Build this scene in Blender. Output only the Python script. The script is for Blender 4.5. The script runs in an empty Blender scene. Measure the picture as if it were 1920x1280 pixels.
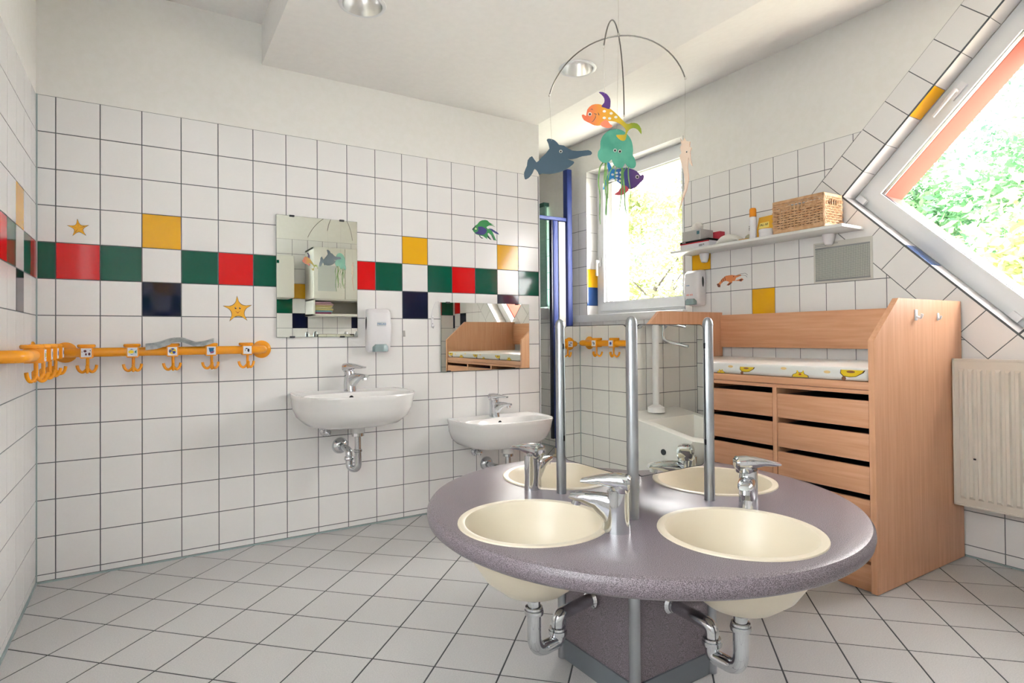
import bpy, bmesh, math, random
from mathutils import Vector, Matrix
from math import pi, sin, cos, radians as R
random.seed(7)
SC = bpy.context.scene
COL = SC.collection

# ---------------------------------------------------------------- camera
CAM = Vector((0.0, -3.03147, 0.98171))
FW = Vector((0.52613727, 0.85033025, 0.01086467)); RT = Vector((0.85039885, -0.52607627, -0.00809614)); UP = Vector((0.00116875, -0.01349898, 0.9999082))
cam = bpy.data.cameras.new('camera'); camo = bpy.data.objects.new('camera', cam); COL.objects.link(camo)
camo.matrix_world = Matrix(((RT.x, UP.x, -FW.x, CAM.x), (RT.y, UP.y, -FW.y, CAM.y), (RT.z, UP.z, -FW.z, CAM.z), (0, 0, 0, 1)))
cam.sensor_width = 36; cam.lens = 1100.957 / 1920 * 36; cam.shift_y = -21.503 / 1920; cam.clip_start = 0.02
SC.camera = camo
# ---------------------------------------------------------------- sky, daylight, exposure
W = bpy.data.worlds.new('sky'); SC.world = W; W.use_nodes = True
wb = W.node_tree.nodes['Background']; wb.inputs[0].default_value = (1.0, 0.985, 0.978, 1); wb.inputs[1].default_value = 10.0
SC.view_settings.view_transform = 'Standard'; SC.view_settings.look = 'None'
SC.view_settings.gamma = 1; SC.view_settings.exposure = 1.58; SC.view_settings.use_curve_mapping = False
XB = 3.0552; XL = -0.388; YR = -3.2
def portal(name, loc, sx, sy, rotx):
    l = bpy.data.lights.new(name, 'AREA'); l.shape = 'RECTANGLE'; l.size = sx; l.size_y = sy; l.cycles.is_portal = True
    o = bpy.data.objects.new(name, l); COL.objects.link(o); o.location = loc; o.rotation_euler = (rotx, pi / 2, 0); return o
portal('daylight_portal', (XB + .36, .22, 1.73), 1.2, 1.06, 0)
portal('daylight_portal', (XB + .36, -2.07, 1.69), 1.02, 1.02, R(45))
NY0, NY1, NZ0, NZ1 = -3.1, -1.9, .75, 2.2      # added unseen window with drawn blind in the far left wall, as fill light
po = portal('daylight_portal', (XL - .13, (NY0 + NY1) / 2, (NZ0 + NZ1) / 2), NZ1 - NZ0, NY1 - NY0, 0); po.rotation_euler = (0, -pi / 2, 0)

# ---------------------------------------------------------------- materials
def hx(c):
    c = c.lstrip('#'); v = [int(c[i:i + 2], 16) / 255 for i in (0, 2, 4)]
    return tuple(((x + .055) / 1.055) ** 2.4 if x > .04045 else x / 12.92 for x in v) + (1,)
MC = {}
def mat(name, col, rough=.5, metal=0, **k):
    if name in MC: return MC[name]
    m = bpy.data.materials.new(name); m.use_nodes = True; MC[name] = m
    b = m.node_tree.nodes['Principled BSDF']
    b.inputs['Base Color'].default_value = hx(col) if isinstance(col, str) else tuple(col) + (1,)
    b.inputs['Roughness'].default_value = rough; b.inputs['Metallic'].default_value = metal
    for q, v in k.items(): b.inputs[q.replace('_', ' ')].default_value = v
    return m
def nodes(m): return m.node_tree.nodes, m.node_tree.links, m.node_tree.nodes['Principled BSDF']
def noisy(name, c1, c2, scale, rough=.5, lo=.4, hi=.6, bump=0, detail=3, stretch=None, **k):
    if name in MC: return MC[name]
    m = mat(name, c1, rough, **k); n, l, b = nodes(m)
    tc = n.new('ShaderNodeTexCoord'); mp = n.new('ShaderNodeMapping'); t = n.new('ShaderNodeTexNoise'); r = n.new('ShaderNodeValToRGB')
    l.new(tc.outputs['Object'], mp.inputs[0]); l.new(mp.outputs[0], t.inputs['Vector'])
    if stretch: mp.inputs['Scale'].default_value = stretch
    t.inputs['Scale'].default_value = scale; t.inputs['Detail'].default_value = detail
    r.color_ramp.elements[0].position = lo; r.color_ramp.elements[1].position = hi
    r.color_ramp.elements[0].color = hx(c1); r.color_ramp.elements[1].color = hx(c2)
    l.new(t.outputs['Fac'], r.inputs[0]); l.new(r.outputs[0], b.inputs['Base Color'])
    if bump:
        bp = n.new('ShaderNodeBump'); bp.inputs['Strength'].default_value = bump; bp.inputs['Distance'].default_value = .002
        l.new(t.outputs['Fac'], bp.inputs['Height']); l.new(bp.outputs[0], b.inputs['Normal'])
    return m
def wood(name, c1, c2, along):
    if name in MC: return MC[name]
    st = {'x': (1.2, 22, 22), 'y': (22, 1.2, 22), 'z': (22, 22, 1.2)}[along]
    return noisy(name, c1, c2, 3.5, .42, .3, .7, 0, 6, st)
TW = mat('white_tile', '#ebe9e7', .2); TG = mat('green_tile', '#00553f', .07, 0, Specular_IOR_Level=.3); TR = mat('red_tile', '#dc0d12', .1, 0, Specular_IOR_Level=.3)
TY = mat('yellow_tile', '#eeb21c', .1, 0, Specular_IOR_Level=.3); TB = mat('navy_tile', '#0b1130', .06, 0, Specular_IOR_Level=.3); GR = mat('grout', '#666a6c', .9)
TBL = mat('blue_tile', '#2e4f86', .1)
PW = noisy('wall_paint', '#e9e7e1', '#ebe9e4', 30, .9, bump=.05); PC = noisy('ceiling_paint', '#f0eeeb', '#f2f0ed', 30, .95)
SAL = mat('salmon_render', '#8a3c2c', .9); LTR = mat('pale_and_sunlit_render', '#ece9e2', .9)
PVC = mat('white_pvc', '#dfe0e1', .3); SIL = mat('silicone', '#9fb0b0', .5)
CHR = mat('chrome', (.64, .66, .68), .05, 1); STEEL = noisy('brushed_steel', '#a2a6aa', '#adb1b5', 8, .34, metal=1)
CER = mat('ceramic', '#e9e7e4', .12, Coat_Weight=.3); CREAM = mat('cream_basin', '#e2d7c2', .3)
YEL = mat('yellow_plastic', '#f3a01c', .25); BLK = mat('black', '#15161a', .4); DGR = mat('dark_grey', '#3c4043', .5)
WPL = mat('white_plastic', '#e6e4e6', .3); GPL = mat('grey_green_plastic', '#8fa3a4', .25)
MIR = mat('mirror_silver', (.84, .86, .80), .0, 1); BLU = mat('blue_lacquer', '#22367a', .5); BLUD = mat('dark_blue_lacquer', '#0f1836', .3)
GLS = mat('clear_glass', (1, 1, 1), 0, 0, Transmission_Weight=1.0, IOR=1.01)
WDV = wood('beech_vertical', '#d9a079', '#e6b18c', 'z'); WDH = wood('beech_horizontal', '#d79c74', '#e5af89', 'y'); WDX = wood('beech_lengthways', '#d79c74', '#e5af89', 'x')
COUNTER = noisy('speckled_laminate', '#4f474c', '#968b93', 620, .33, .40, .60, 0, 2)
FLT = noisy('floor_tile', '#bcbbba', '#c8c6c4', 260, .5, .35, .65, 0, 2); FGR = mat('floor_grout', '#474a4c', .9)
RAD = mat('radiator_enamel', '#d9d2c6', .35)

# ---------------------------------------------------------------- mesh builder
class MB:
    def __init__(s): s.bm = bmesh.new(); s.mats = []
    def mi(s, m):
        if m not in s.mats: s.mats.append(m)
        return s.mats.index(m)
    def add(s, vs, fs, m, smooth=True):
        v = [s.bm.verts.new(p) for p in vs]; i = s.mi(m); out = []
        for f in fs:
            try: q = s.bm.faces.new([v[k] for k in f])
            except ValueError: continue
            q.material_index = i; q.smooth = smooth; out.append(q)
        return out
    def box(s, x0, x1, y0, y1, z0, z1, m, bev=0, seg=2, M=None):
        t = bmesh.new(); vs = [t.verts.new((x, y, z)) for x in (x0, x1) for y in (y0, y1) for z in (z0, z1)]
        for f in ((0, 1, 3, 2), (4, 6, 7, 5), (0, 4, 5, 1), (2, 3, 7, 6), (0, 2, 6, 4), (1, 5, 7, 3)): t.faces.new([vs[k] for k in f])
        if bev: bmesh.ops.bevel(t, geom=t.edges[:], offset=bev, segments=seg, affect='EDGES', profile=.5)
        s.merge(t, m, M)
        return s
    def merge(s, t, m, M=None):
        i = s.mi(m); mp = {}
        for v in t.verts: mp[v] = s.bm.verts.new(M @ v.co if M else v.co)
        for f in t.faces:
            q = s.bm.faces.new([mp[v] for v in f.verts]); q.material_index = i; q.smooth = True
        t.free()
    def rings(s, rs, m, cap0=True, cap1=True, closed=False):
        n = len(rs[0]); vs = [p for r in rs for p in r]; fs = []
        K = len(rs) if closed else len(rs) - 1
        for a in range(K):
            b = (a + 1) % len(rs)
            for i in range(n):
                j = (i + 1) % n; fs.append((a * n + i, a * n + j, b * n + j, b * n + i))
        if cap0 and not closed: fs.append(tuple(range(n))[::-1])
        if cap1 and not closed: fs.append(tuple((len(rs) - 1) * n + i for i in range(n)))
        s.add(vs, fs, m); return s
    def lathe(s, prof, c, m, seg=32, axis='z', cap0=True, cap1=True):
        rs = []
        for r, h in prof:
            ring = []
            for i in range(seg):
                a = 2 * pi * i / seg; u, v = r * cos(a), r * sin(a)
                p = {'z': (u, v, h), 'x': (h, u, v), 'y': (v, h, u)}[axis]
                ring.append((c[0] + p[0], c[1] + p[1], c[2] + p[2]))
            rs.append(ring)
        return s.rings(rs, m, cap0, cap1)
    def tube(s, pts, r, m, seg=12, cap=True, flat=1.0):
        pts = [Vector(p) for p in pts]; rs = []; n = len(pts)
        rr = r if isinstance(r, (list, tuple)) else [r] * n
        t0 = (pts[1] - pts[0]).normalized(); ref = Vector((0, 0, 1)) if abs(t0.z) < .9 else Vector((1, 0, 0))
        u = t0.cross(ref).normalized()
        for i, p in enumerate(pts):
            t = (pts[min(i + 1, n - 1)] - pts[max(i - 1, 0)]).normalized()
            u = (u - t * u.dot(t)).normalized(); v = t.cross(u)
            rs.append([p + u * rr[i] * cos(2 * pi * k / seg) + v * rr[i] * flat * sin(2 * pi * k / seg) for k in range(seg)])
        return s.rings(rs, m, cap, cap)
    def prism(s, poly, F, t0, t1, m, mside=None):
        n = len(poly); a = [F(u, v, t0) for u, v in poly]; b = [F(u, v, t1) for u, v in poly]
        s.add(a + b, [tuple(range(n))[::-1], tuple(range(n, 2 * n))], m, False)
        s.add(a + b, [(i, (i + 1) % n, n + (i + 1) % n, n + i) for i in range(n)], mside or m, False)
        return s
    def sphere(s, c, r, m, sc=(1, 1, 1), seg=16):
        t = bmesh.new(); bmesh.ops.create_uvsphere(t, u_segments=seg, v_segments=seg // 2, radius=r)
        s.merge(t, m, Matrix.Translation(c) @ Matrix.Diagonal((*sc, 1))); return s
    def build(s, name, parent=None, loc=None, angle=38):
        bmesh.ops.recalc_face_normals(s.bm, faces=s.bm.faces[:])
        me = bpy.data.meshes.new(name); s.bm.to_mesh(me); s.bm.free()
        for m in s.mats: me.materials.append(m)
        me.set_sharp_from_angle(angle=R(angle))
        o = bpy.data.objects.new(name, me); COL.objects.link(o)
        if parent:
            o.parent = parent
            d = Vector(parent.get('base', (0, 0, 0)))
            if loc is None: me.transform(Matrix.Translation(-d))
            else: o.location = loc
        return o
def thing(name, label, cat, base=(0, 0, 0), group=None):
    o = bpy.data.objects.new(name, None); COL.objects.link(o); o.location = base; o['base'] = tuple(base)
    o.empty_display_size = .05; o['label'] = label; o['category'] = cat
    if group: o['group'] = group
    return o
def tag(o, label, cat, group=None, kind=None):
    o['label'] = label; o['category'] = cat
    if group: o['group'] = group
    if kind: o['kind'] = kind
    return o
def setbase(parent): parent['base'] = parent['base']
def struct(o): o['kind'] = 'structure'; return o
def lab(o, t): o['label'] = t; return o
def fillet(pts, r, n=6):
    pts = [Vector(p) for p in pts]; out = [pts[0]]
    for i in range(1, len(pts) - 1):
        a, b, c = pts[i - 1], pts[i], pts[i + 1]; d = min(r, (a - b).length * .49, (c - b).length * .49)
        p, q = b + (a - b).normalized() * d, b + (c - b).normalized() * d
        for k in range(n + 1):
            t = k / n; out.append(p * (1 - t) ** 2 + b * 2 * t * (1 - t) + q * t * t)
    out.append(pts[-1]); return out
def smooth_closed(poly, n=3):
    out = []; N = len(poly)
    for i in range(N):
        p0, p1, p2, p3 = [Vector(poly[(i + k) % N]) for k in (-1, 0, 1, 2)]
        for k in range(n):
            t = k / n
            out.append(tuple(.5 * ((2 * p1) + (p2 - p0) * t + (2 * p0 - 5 * p1 + 4 * p2 - p3) * t * t + (3 * p1 - p0 - 3 * p2 + p3) * t ** 3))[:2])
    return out
def spline(pts, n=6):
    P = [Vector(p) for p in pts]; P = [P[0] * 2 - P[1]] + P + [P[-1] * 2 - P[-2]]; out = []
    for i in range(1, len(P) - 2):
        p0, p1, p2, p3 = P[i - 1:i + 3]
        for k in range(n):
            t = k / n; out.append(.5 * ((2 * p1) + (p2 - p0) * t + (2 * p0 - 5 * p1 + 4 * p2 - p3) * t * t + (3 * p1 - p0 - 3 * p2 + p3) * t ** 3))
    out.append(P[-2]); return out
def ell(cx, cy, rx, ry, n=16, a0=0): return [(cx + rx * cos(2 * pi * i / n), cy + ry * sin(2 * pi * i / n)) for i in range(n)]
def text(name, s, size, M, m, parent=None, ext=.0004):
    c = bpy.data.curves.new(name, 'FONT'); c.body = s; c.size = size; c.extrude = ext; c.align_x = 'CENTER'; c.align_y = 'CENTER'
    o = bpy.data.objects.new('t', c); COL.objects.link(o); dg = bpy.context.evaluated_depsgraph_get()
    me = bpy.data.meshes.new_from_object(o.evaluated_get(dg)); bpy.data.objects.remove(o)
    me.materials.clear(); me.materials.append(m); q = bpy.data.objects.new(name, me); COL.objects.link(q)
    me.transform(M)
    if parent: q.parent = parent; me.transform(Matrix.Translation(-Vector(parent['base'])))
    return q
# text frames: on the sink wall (facing -y), on the window wall (facing -x)
def MF(x, y, z): return Matrix.Translation((x, y, z)) @ Matrix(((1, 0, 0, 0), (0, 0, -1, 0), (0, 1, 0, 0), (0, 0, 0, 1)))
def MR(x, y, z): return Matrix.Translation((x, y, z)) @ Matrix(((0, 0, -1, 0), (-1, 0, 0, 0), (0, 1, 0, 0), (0, 0, 0, 1)))

# ---------------------------------------------------------------- polygons for tiled walls
def clip(poly, a, b, c):            # keep a*u+b*v<=c
    out = []
    for i in range(len(poly)):
        p, q = poly[i], poly[(i + 1) % len(poly)]; dp, dq = a * p[0] + b * p[1] - c, a * q[0] + b * q[1] - c
        if dp <= 1e-9: out.append(p)
        if (dp < -1e-9 and dq > 1e-9) or (dp > 1e-9 and dq < -1e-9):
            t = dp / (dp - dq); out.append((p[0] + (q[0] - p[0]) * t, p[1] + (q[1] - p[1]) * t))
    return out
def area(p): return abs(sum(p[i][0] * p[(i + 1) % len(p)][1] - p[(i + 1) % len(p)][0] * p[i][1] for i in range(len(p)))) / 2
def minus(poly, conv):              # conv: list of (a,b,c) whose interior is a*u+b*v<=c
    out = []; cur = poly
    for a, b, c in conv:
        o = clip(cur, -a, -b, -c)
        if len(o) > 2 and area(o) > 1e-7: out.append(o)
        cur = clip(cur, a, b, c)
        if len(cur) < 3 or area(cur) < 1e-7: return [poly]      # the hole does not touch this piece
    return out
def rect(u0, u1, v0, v1): return [(u0, v0), (u1, v0), (u1, v1), (u0, v1)]
def rcon(u0, u1, v0, v1): return [(-1, 0, -u0), (1, 0, u1), (0, -1, -v0), (0, 1, v1)]
def inset(poly, d):
    n = len(poly); s = sum(poly[i][0] * poly[(i + 1) % n][1] - poly[(i + 1) % n][0] * poly[i][1] for i in range(n))
    if s < 0: poly = poly[::-1]
    p = [q for i, q in enumerate(poly) if (Vector(q) - Vector(poly[i - 1])).length > 1e-5]; cur = p
    for i in range(len(p)):
        e = Vector(p[(i + 1) % len(p)]) - Vector(p[i]); nn = Vector((e.y, -e.x)).normalized()
        cur = clip(cur, nn.x, nn.y, nn.dot(Vector(p[i])) - d)
        if len(cur) < 3: return None
    return cur
def tile(mb, poly, F, m, g=.0038, ch=.0005, dep=.0022):
    a = inset(poly, g / 2)
    if not a or area(a) < 2e-5: return
    b = inset(poly, g / 2 + ch)
    if not b or len(b) != len(a): mb.prism(a, F, -dep, 0, m); return
    n = len(a); vs = [F(u, v, -dep) for u, v in a] + [F(u, v, -ch * .5) for u, v in a] + [F(u, v, 0) for u, v in b]
    fs = [tuple(2 * n + i for i in range(n))]
    for k in (0, 1):
        fs += [(k * n + i, k * n + (i + 1) % n, (k + 1) * n + (i + 1) % n, (k + 1) * n + i) for i in range(n)]
    mb.add(vs, fs, m, False)
FF = lambda u, v, d: (u, -d, v)                 # sink wall
FR = lambda u, v, d: (XB - d, u, v)             # window wall
FL = lambda u, v, d: (XL + d, u, v)             # far left wall
FB = lambda u, v, d: (u, YR + d, v)             # wall behind the camera
TOP = 1.983
def band(k, r, ph=2):
    p = (k - ph) % 4
    if r == 4: return {0: TW, 1: TG, 2: TR, 3: TG}[p]
    if p == 0 and r == 3: return TY
    if p == 0 and r == 5: return TB
    return TW
def tiled(mb, F, u0, us, u1, top, holes=(), colour=lambda c, r: TW, nrow=14, rev=1, zmin=.006):
    """grid of 15 cm tiles; us = one joint position; rev=-1 counts columns towards -u"""
    k0 = math.floor((u0 - us) / .15) - 1; k1 = math.ceil((u1 - us) / .15) + 1
    for k in range(k0, k1):
        a, b = us + .15 * k, us + .15 * (k + 1); a, b = max(a, u0), min(b, u1)
        if b - a < .006: continue
        for r in range(nrow):
            p = rect(a, b, max(zmin, top - .15 * (r + 1)), top - .15 * r)
            if p[2][1] - p[0][1] < .006: continue
            ps = [p]
            for h in holes: ps = [w for q in ps for w in minus(q, h)]
            for q in ps: tile(mb, q, F, colour(k if rev > 0 else -k - 1, r))

# ================================================================ THE ROOM
# sink wall (y = 0)
XE = 2.085
mb = MB(); mb.box(XL - .1, XE, .0016, .1, 0, TOP, GR); mb.box(XL - .1, XE, .0008, .1, TOP, 2.6, PW)
tiled(mb, FF, XL, -.32466, XE - .004, TOP, colour=lambda k, r: band(k, r))
mb.box(XL, XL + .005, -.003, .001, 0, TOP, SIL); mb.box(XL, XE, -.006, .001, 0, .006, SIL)
struct(mb.build('wall_front', angle=8))
mb = MB(); mb.box(XE - .006, XE, -.0015, .1015, 0, TOP + .002, PVC, .001); struct(mb.build('trim_1'))
# far left wall
mb = MB(); nwin = rcon(NY0, NY1, NZ0, NZ1)
for q in minus(rect(YR - .1, .1, 0, TOP), nwin): mb.prism(q, FL, -.1, -.0016, GR)
for q in minus(rect(YR - .1, .1, TOP, 2.7), nwin): mb.prism(q, FL, -.1, -.0008, PW)
tiled(mb, FL, YR, -.118, 0, TOP, holes=(nwin,), colour=lambda k, r: band(k, r, 1), rev=-1)
mb.box(XL - .001, XL + .006, YR, 0, 0, .006, SIL)
struct(mb.build('wall_left', angle=8))
w3 = bpy.data.objects.new('added_fill_window', None); COL.objects.link(w3); w3['kind'] = 'structure'; w3['base'] = (XL, 0, 0); w3.location = (XL, 0, 0)  # added window out of view; its daylit blind brightens the room
mb = MB()
for a in ((NY0, NY0 + .06, NZ0, NZ1), (NY1 - .06, NY1, NZ0, NZ1), (NY0 + .06, NY1 - .06, NZ0, NZ0 + .06), (NY0 + .06, NY1 - .06, NZ1 - .06, NZ1)): mb.box(XL - .095, XL - .04, a[0], a[1], a[2], a[3], PVC, .003)
mb.build('window_frame', w3)
BL = mat('fill_blind_cloth', '#f4f2ee', .9); n_, l_, b_ = nodes(BL); tr_ = n_.new('ShaderNodeBsdfTranslucent'); tr_.inputs[0].default_value = (.62, .66, .70, 1); mx_ = n_.new('ShaderNodeMixShader'); mx_.inputs[0].default_value = .5
l_.new(b_.outputs[0], mx_.inputs[1]); l_.new(tr_.outputs[0], mx_.inputs[2]); l_.new(mx_.outputs[0], [q for q in n_ if q.type == 'OUTPUT_MATERIAL'][0].inputs[0])
mb = MB(); mb.add([(XL - .035, NY0 + .005, NZ0 + .01), (XL - .035, NY1 - .005, NZ0 + .01), (XL - .035, NY1 - .005, NZ1 - .01), (XL - .035, NY0 + .005, NZ1 - .01)], [(0, 1, 2, 3)], BL, False); mb.build('fill_blind', w3)
# wall behind the camera
mb = MB(); mb.box(XL - .1, XB + .35, YR - .1, YR - .0016, 0, TOP, GR); mb.box(XL - .1, XB + .35, YR - .1, YR - .0008, TOP, 2.7, PW)
tiled(mb, FB, XL, 1.235, XB, TOP, colour=lambda k, r: band(k, r, 0))
struct(mb.build('wall_rear', angle=8))
# window wall with rectangular window and diamond window
TOPR = 2.001; WY0, WY1, WZ0, WZ1 = -.3, .735, 1.145, 2.325; CY, CZ, H = -2.07, 1.69, .715; YE = 2.3
win = rcon(WY0, WY1, WZ0, WZ1)
def dia(h): return [(a / 1.41421356, b / 1.41421356, (a * CY + b * CZ + h) / 1.41421356) for a, b in ((1, 1), (1, -1), (-1, -1), (-1, 1))]
h2 = H + .15 * math.sqrt(2)
mb = MB()
def slab(poly, front, mf, back=.35):
    mb.prism(poly, FR, -back, front, LTR, LTR); mb.prism(poly, FR, front - .0002, front + .00001, mf)
win4 = rcon(1.30, 1.94, 1.262, 2.13)
for u0, u1, v0, v1 in ((YR - .1, YE, 0, TOPR), (YR - .1, YE, TOPR, 2.72)):
    for q in minus(rect(u0, u1, v0, v1), win):
        for w in minus(q, dia(h2)):
            for w in minus(w, win4): slab(w, -.0016 if v0 == 0 else -.0008, GR if v0 == 0 else PW)
S2 = math.sqrt(.5)
cor = [(CY + H, CZ), (CY, CZ + H), (CY - H, CZ), (CY, CZ - H)]
Ls = H * math.sqrt(2)
sides = []          # (corner, along, outward, first joint)
for i, off in enumerate((0.0, 0.0, 0.0, Ls - .15 * 7)):
    A = Vector(cor[i]); B = Vector(cor[(i + 1) % 4]); e = (B - A).normalized(); n = (((A + B) / 2) - Vector((CY, CZ))).normalized(); sides.append((A, e, n, off))
A3 = Vector(cor[0]); B3 = Vector(cor[3])        # lower-left side counted from the left corner down
sides[3] = (A3, (B3 - A3).normalized(), ((A3 + B3) / 2 - Vector((CY, CZ))).normalized(), Ls - .15 * 7)
def P2(A, e, n, s, t): q = A + e * s + n * t; return (q.x, q.y)
for A, e, n, off in sides:
    base = [P2(A, e, n, 0, 0), P2(A, e, n, Ls, 0), P2(A, e, n, Ls + .15, .15), P2(A, e, n, -.15, .15)]
    base = clip(base, 0, 1, 2.72); base = clip(base, -1, 0, -(YR - .1)); slab(base, -.0016, GR)
    for k in range(-2, 9):
        s0, s1 = off + .15 * k, off + .15 * (k + 1); s0 = max(s0, -.15 if n.x * n.y > 0 or True else 0); s1 = min(s1, Ls + .15)
        if s1 - s0 < .008: continue
        if (n.y < 0 or (n.x < 0 and n.y > 0)) and s0 < -.001: s0 = 0
        if n.y < 0 and n.x < 0: s1 = min(s1, Ls)
        if s1 <= s0 + .005: continue
        p = [P2(A, e, n, s0, .004), P2(A, e, n, s1, .004), P2(A, e, n, s1, .15), P2(A, e, n, s0, .15)]
        p = clip(clip(p, 0, 1, 2.56), -1, 0, -YR)
        if len(p) > 2: tile(mb, p, FR, TW)
def rc(k, r):
    k = -k - 1
    if (k, r) in ((-1, 3), (2, 5)): return TY
    return TW
def rcol(k, r):     # k counts towards -y from y=-.513
    if (k, r) in ((-1, 3), (2, 5)): return TY
    if (k, r) == (17, 4): return TR
    if (k, r) == (16, 5): return TB
    return TW
tiled(mb, FR, YR, -.51313, YE, TOPR, holes=(win, dia(h2), win4), colour=rcol, rev=-1)
mb.box(XB - .003, XB + .001, YR, YE, 0, .006, SIL)
struct(mb.build('wall_right', angle=8))
# corridor beyond the wall end
mb = MB(); mb.box(.8, XB + .35, YE, YE + .1, 0, 2.72, PW); mb.box(.8, .9, .1, YE, 0, 2.72, PW); struct(mb.build('wall_corridor'))
# reveals
def reveal(name, A, e, n, L, d0, d1, m, cells=None, parent=None, into=.004):
    mb = MB()
    def F(s, d, t): q = A + e * s - n * t; return (XB + d, q.x, q.y)
    if cells is None: mb.prism(rect(0, L, d0, d1), F, 0, into, m)
    else:
        mb.prism(rect(0, L, d0, d1), F, 0, into - .0016, GR)
        for s0, s1, mm in cells: tile(mb, rect(s0, s1, d0, d1), lambda s, d, t: F(s, d, into + t), mm, .0025)
    return mb.build(name, parent, angle=8)
for i, (A, e, n, off) in enumerate(sides):
    cells = []; s = off if off < -.001 else 0
    k = 0
    while s < Ls - .001:
        s0, s1 = max(0, s), min(Ls, s + .15); mm = TW
        if i == 0 and k == 3: mm = TY
        if i == 3 and abs(s0 - (Ls - .6)) < .02: mm = TBL
        if s1 - s0 > .01: cells.append((s0, s1, mm))
        s += .15; k += 1
    struct(reveal('trim_%d' % (2 + i), A, e, n, Ls, 0, .105, TW, cells))
    struct(reveal('trim_%d' % (6 + i), A, e, n, Ls, .176, .352, SAL, into=.088))
zc = [(max(WZ0, z), min(WZ1, z + .15), TB if False else (TBL if abs(z - 1.229) < .01 else TY if abs(z - 1.379) < .01 else TW)) for z in [1.229 + .15 * k for k in range(-1, 8)] if min(WZ1, z + .15) - max(WZ0, z) > .01]
zc = [(a - WZ0, b - WZ0, m) for a, b, m in zc]
struct(reveal('trim_10', Vector((WY1, WZ0)), Vector((0, 1)), Vector((1, 0)), WZ1 - WZ0, 0, .12, TW, zc))
struct(reveal('trim_11', Vector((WY0, WZ0)), Vector((0, 1)), Vector((-1, 0)), WZ1 - WZ0, 0, .12, TW, zc))
struct(reveal('trim_12', Vector((WY0, WZ1)), Vector((1, 0)), Vector((0, 1)), WY1 - WY0, 0, .12, PW))
for k, (A, e, n, L) in enumerate(((Vector((WY1, WZ0)), Vector((0, 1)), Vector((1, 0)), WZ1 - WZ0), (Vector((WY0, WZ0)), Vector((0, 1)), Vector((-1, 0)), WZ1 - WZ0), (Vector((WY0, WZ1)), Vector((1, 0)), Vector((0, 1)), WY1 - WY0))):
    struct(reveal('trim_%d' % (14 + k), A, e, n, L, .176, .352, LTR, into=.12 if k == 0 else .08))  # outer reveals kept whitish, sunlit brightness put into the colour
# sill board
mb = MB(); mb.box(XB - .045, XB + .12, -.318, .955, 1.095, 1.15, PVC, .004); struct(mb.build('trim_13'))
# window frames
def frame(mb, outline, w, x0, x1, m, bev=0):
    n = len(outline); c = Vector((sum(p[0] for p in outline) / n, sum(p[1] for p in outline) / n))
    inn = inset(outline, w); out = inset(outline, 0)
    # match order
    o2 = [min(out, key=lambda q: (Vector(q) - Vector(p)).length) for p in inn]
    for i in range(n):
        j = (i + 1) % n; mb.prism([o2[i], o2[j], inn[j], inn[i]], lambda u, v, t: (XB + t, u, v), x0, x1, m)
def window(name, outline, wf, ws, handle):
    w = bpy.data.objects.new(name, None); COL.objects.link(w); w['kind'] = 'structure'; w['base'] = (XB, 0, 0); w.location = (XB, 0, 0)
    mb = MB(); frame(mb, outline, wf, .112, .175, PVC); mb.build('window_frame', w)
    o2 = inset(outline, wf - .012); mb = MB(); frame(mb, o2, ws, .098, .15, PVC); frame(mb, inset(o2, ws - .012), .014, .094, .11, PVC); mb.build('window_sash', w)
    o3 = inset(o2, ws); mb = MB(); frame(mb, inset(o2, ws - .002), .006, .108, .135, BLK); mb.build('window_gasket', w)
    mb = MB(); mb.prism(inset(o2, ws - .004), lambda u, v, t: (XB + t, u, v), .118, .124, GLS); mb.build('window_pane', w)
    return w
w1 = window('window_1', [(WY0, WZ0 + .004), (WY1, WZ0 + .004), (WY1, WZ1), (WY0, WZ1)], .045, .07, None)
mb = MB(); mb.box(XB + .082, XB + .098, .665, .69, 1.55, 1.62, WPL, .004); mb.box(XB + .055, XB + .07, .672, .69, 1.47, 1.60, WPL, .005); mb.box(XB + .06, XB + .09, .672, .688, 1.575, 1.6, WPL, .004)
mb.build('window_handle', w1)
w2 = window('window_2', inset([(a, b) for a, b in cor], .004), .045, .06, None)
A, e, n, off = sides[0]
mb = MB()
def dF(s, t, d): q = A + e * s - n * t; return Vector((XB + d, q.x, q.y))
hp = [dF(.62, .06, .098), dF(.62, .06, .06)]; mb.tube(hp, .009, WPL); mb.tube([dF(.625, .06, .062), dF(.49, .068, .055)], [.009, .006], WPL)
mb.prism(rect(.58, .66, .045, .075), lambda s, t, d: tuple(dF(s, t, d)), .086, .098, WPL)
mb.build('window_handle', w2)
mb = MB()
for q in ((.055, .03), (.055, Ls - .1)):
    A4, e4, n4, _ = sides[3]
    def F4(s, t, d): z = A4 + e4 * s - n4 * t; return (XB + d, z.x, z.y)
    mb.prism(rect(q[1], q[1] + .045, .012, .04), F4, .08, .1, WPL)
mb.build('hinge_cover', w2)
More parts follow.
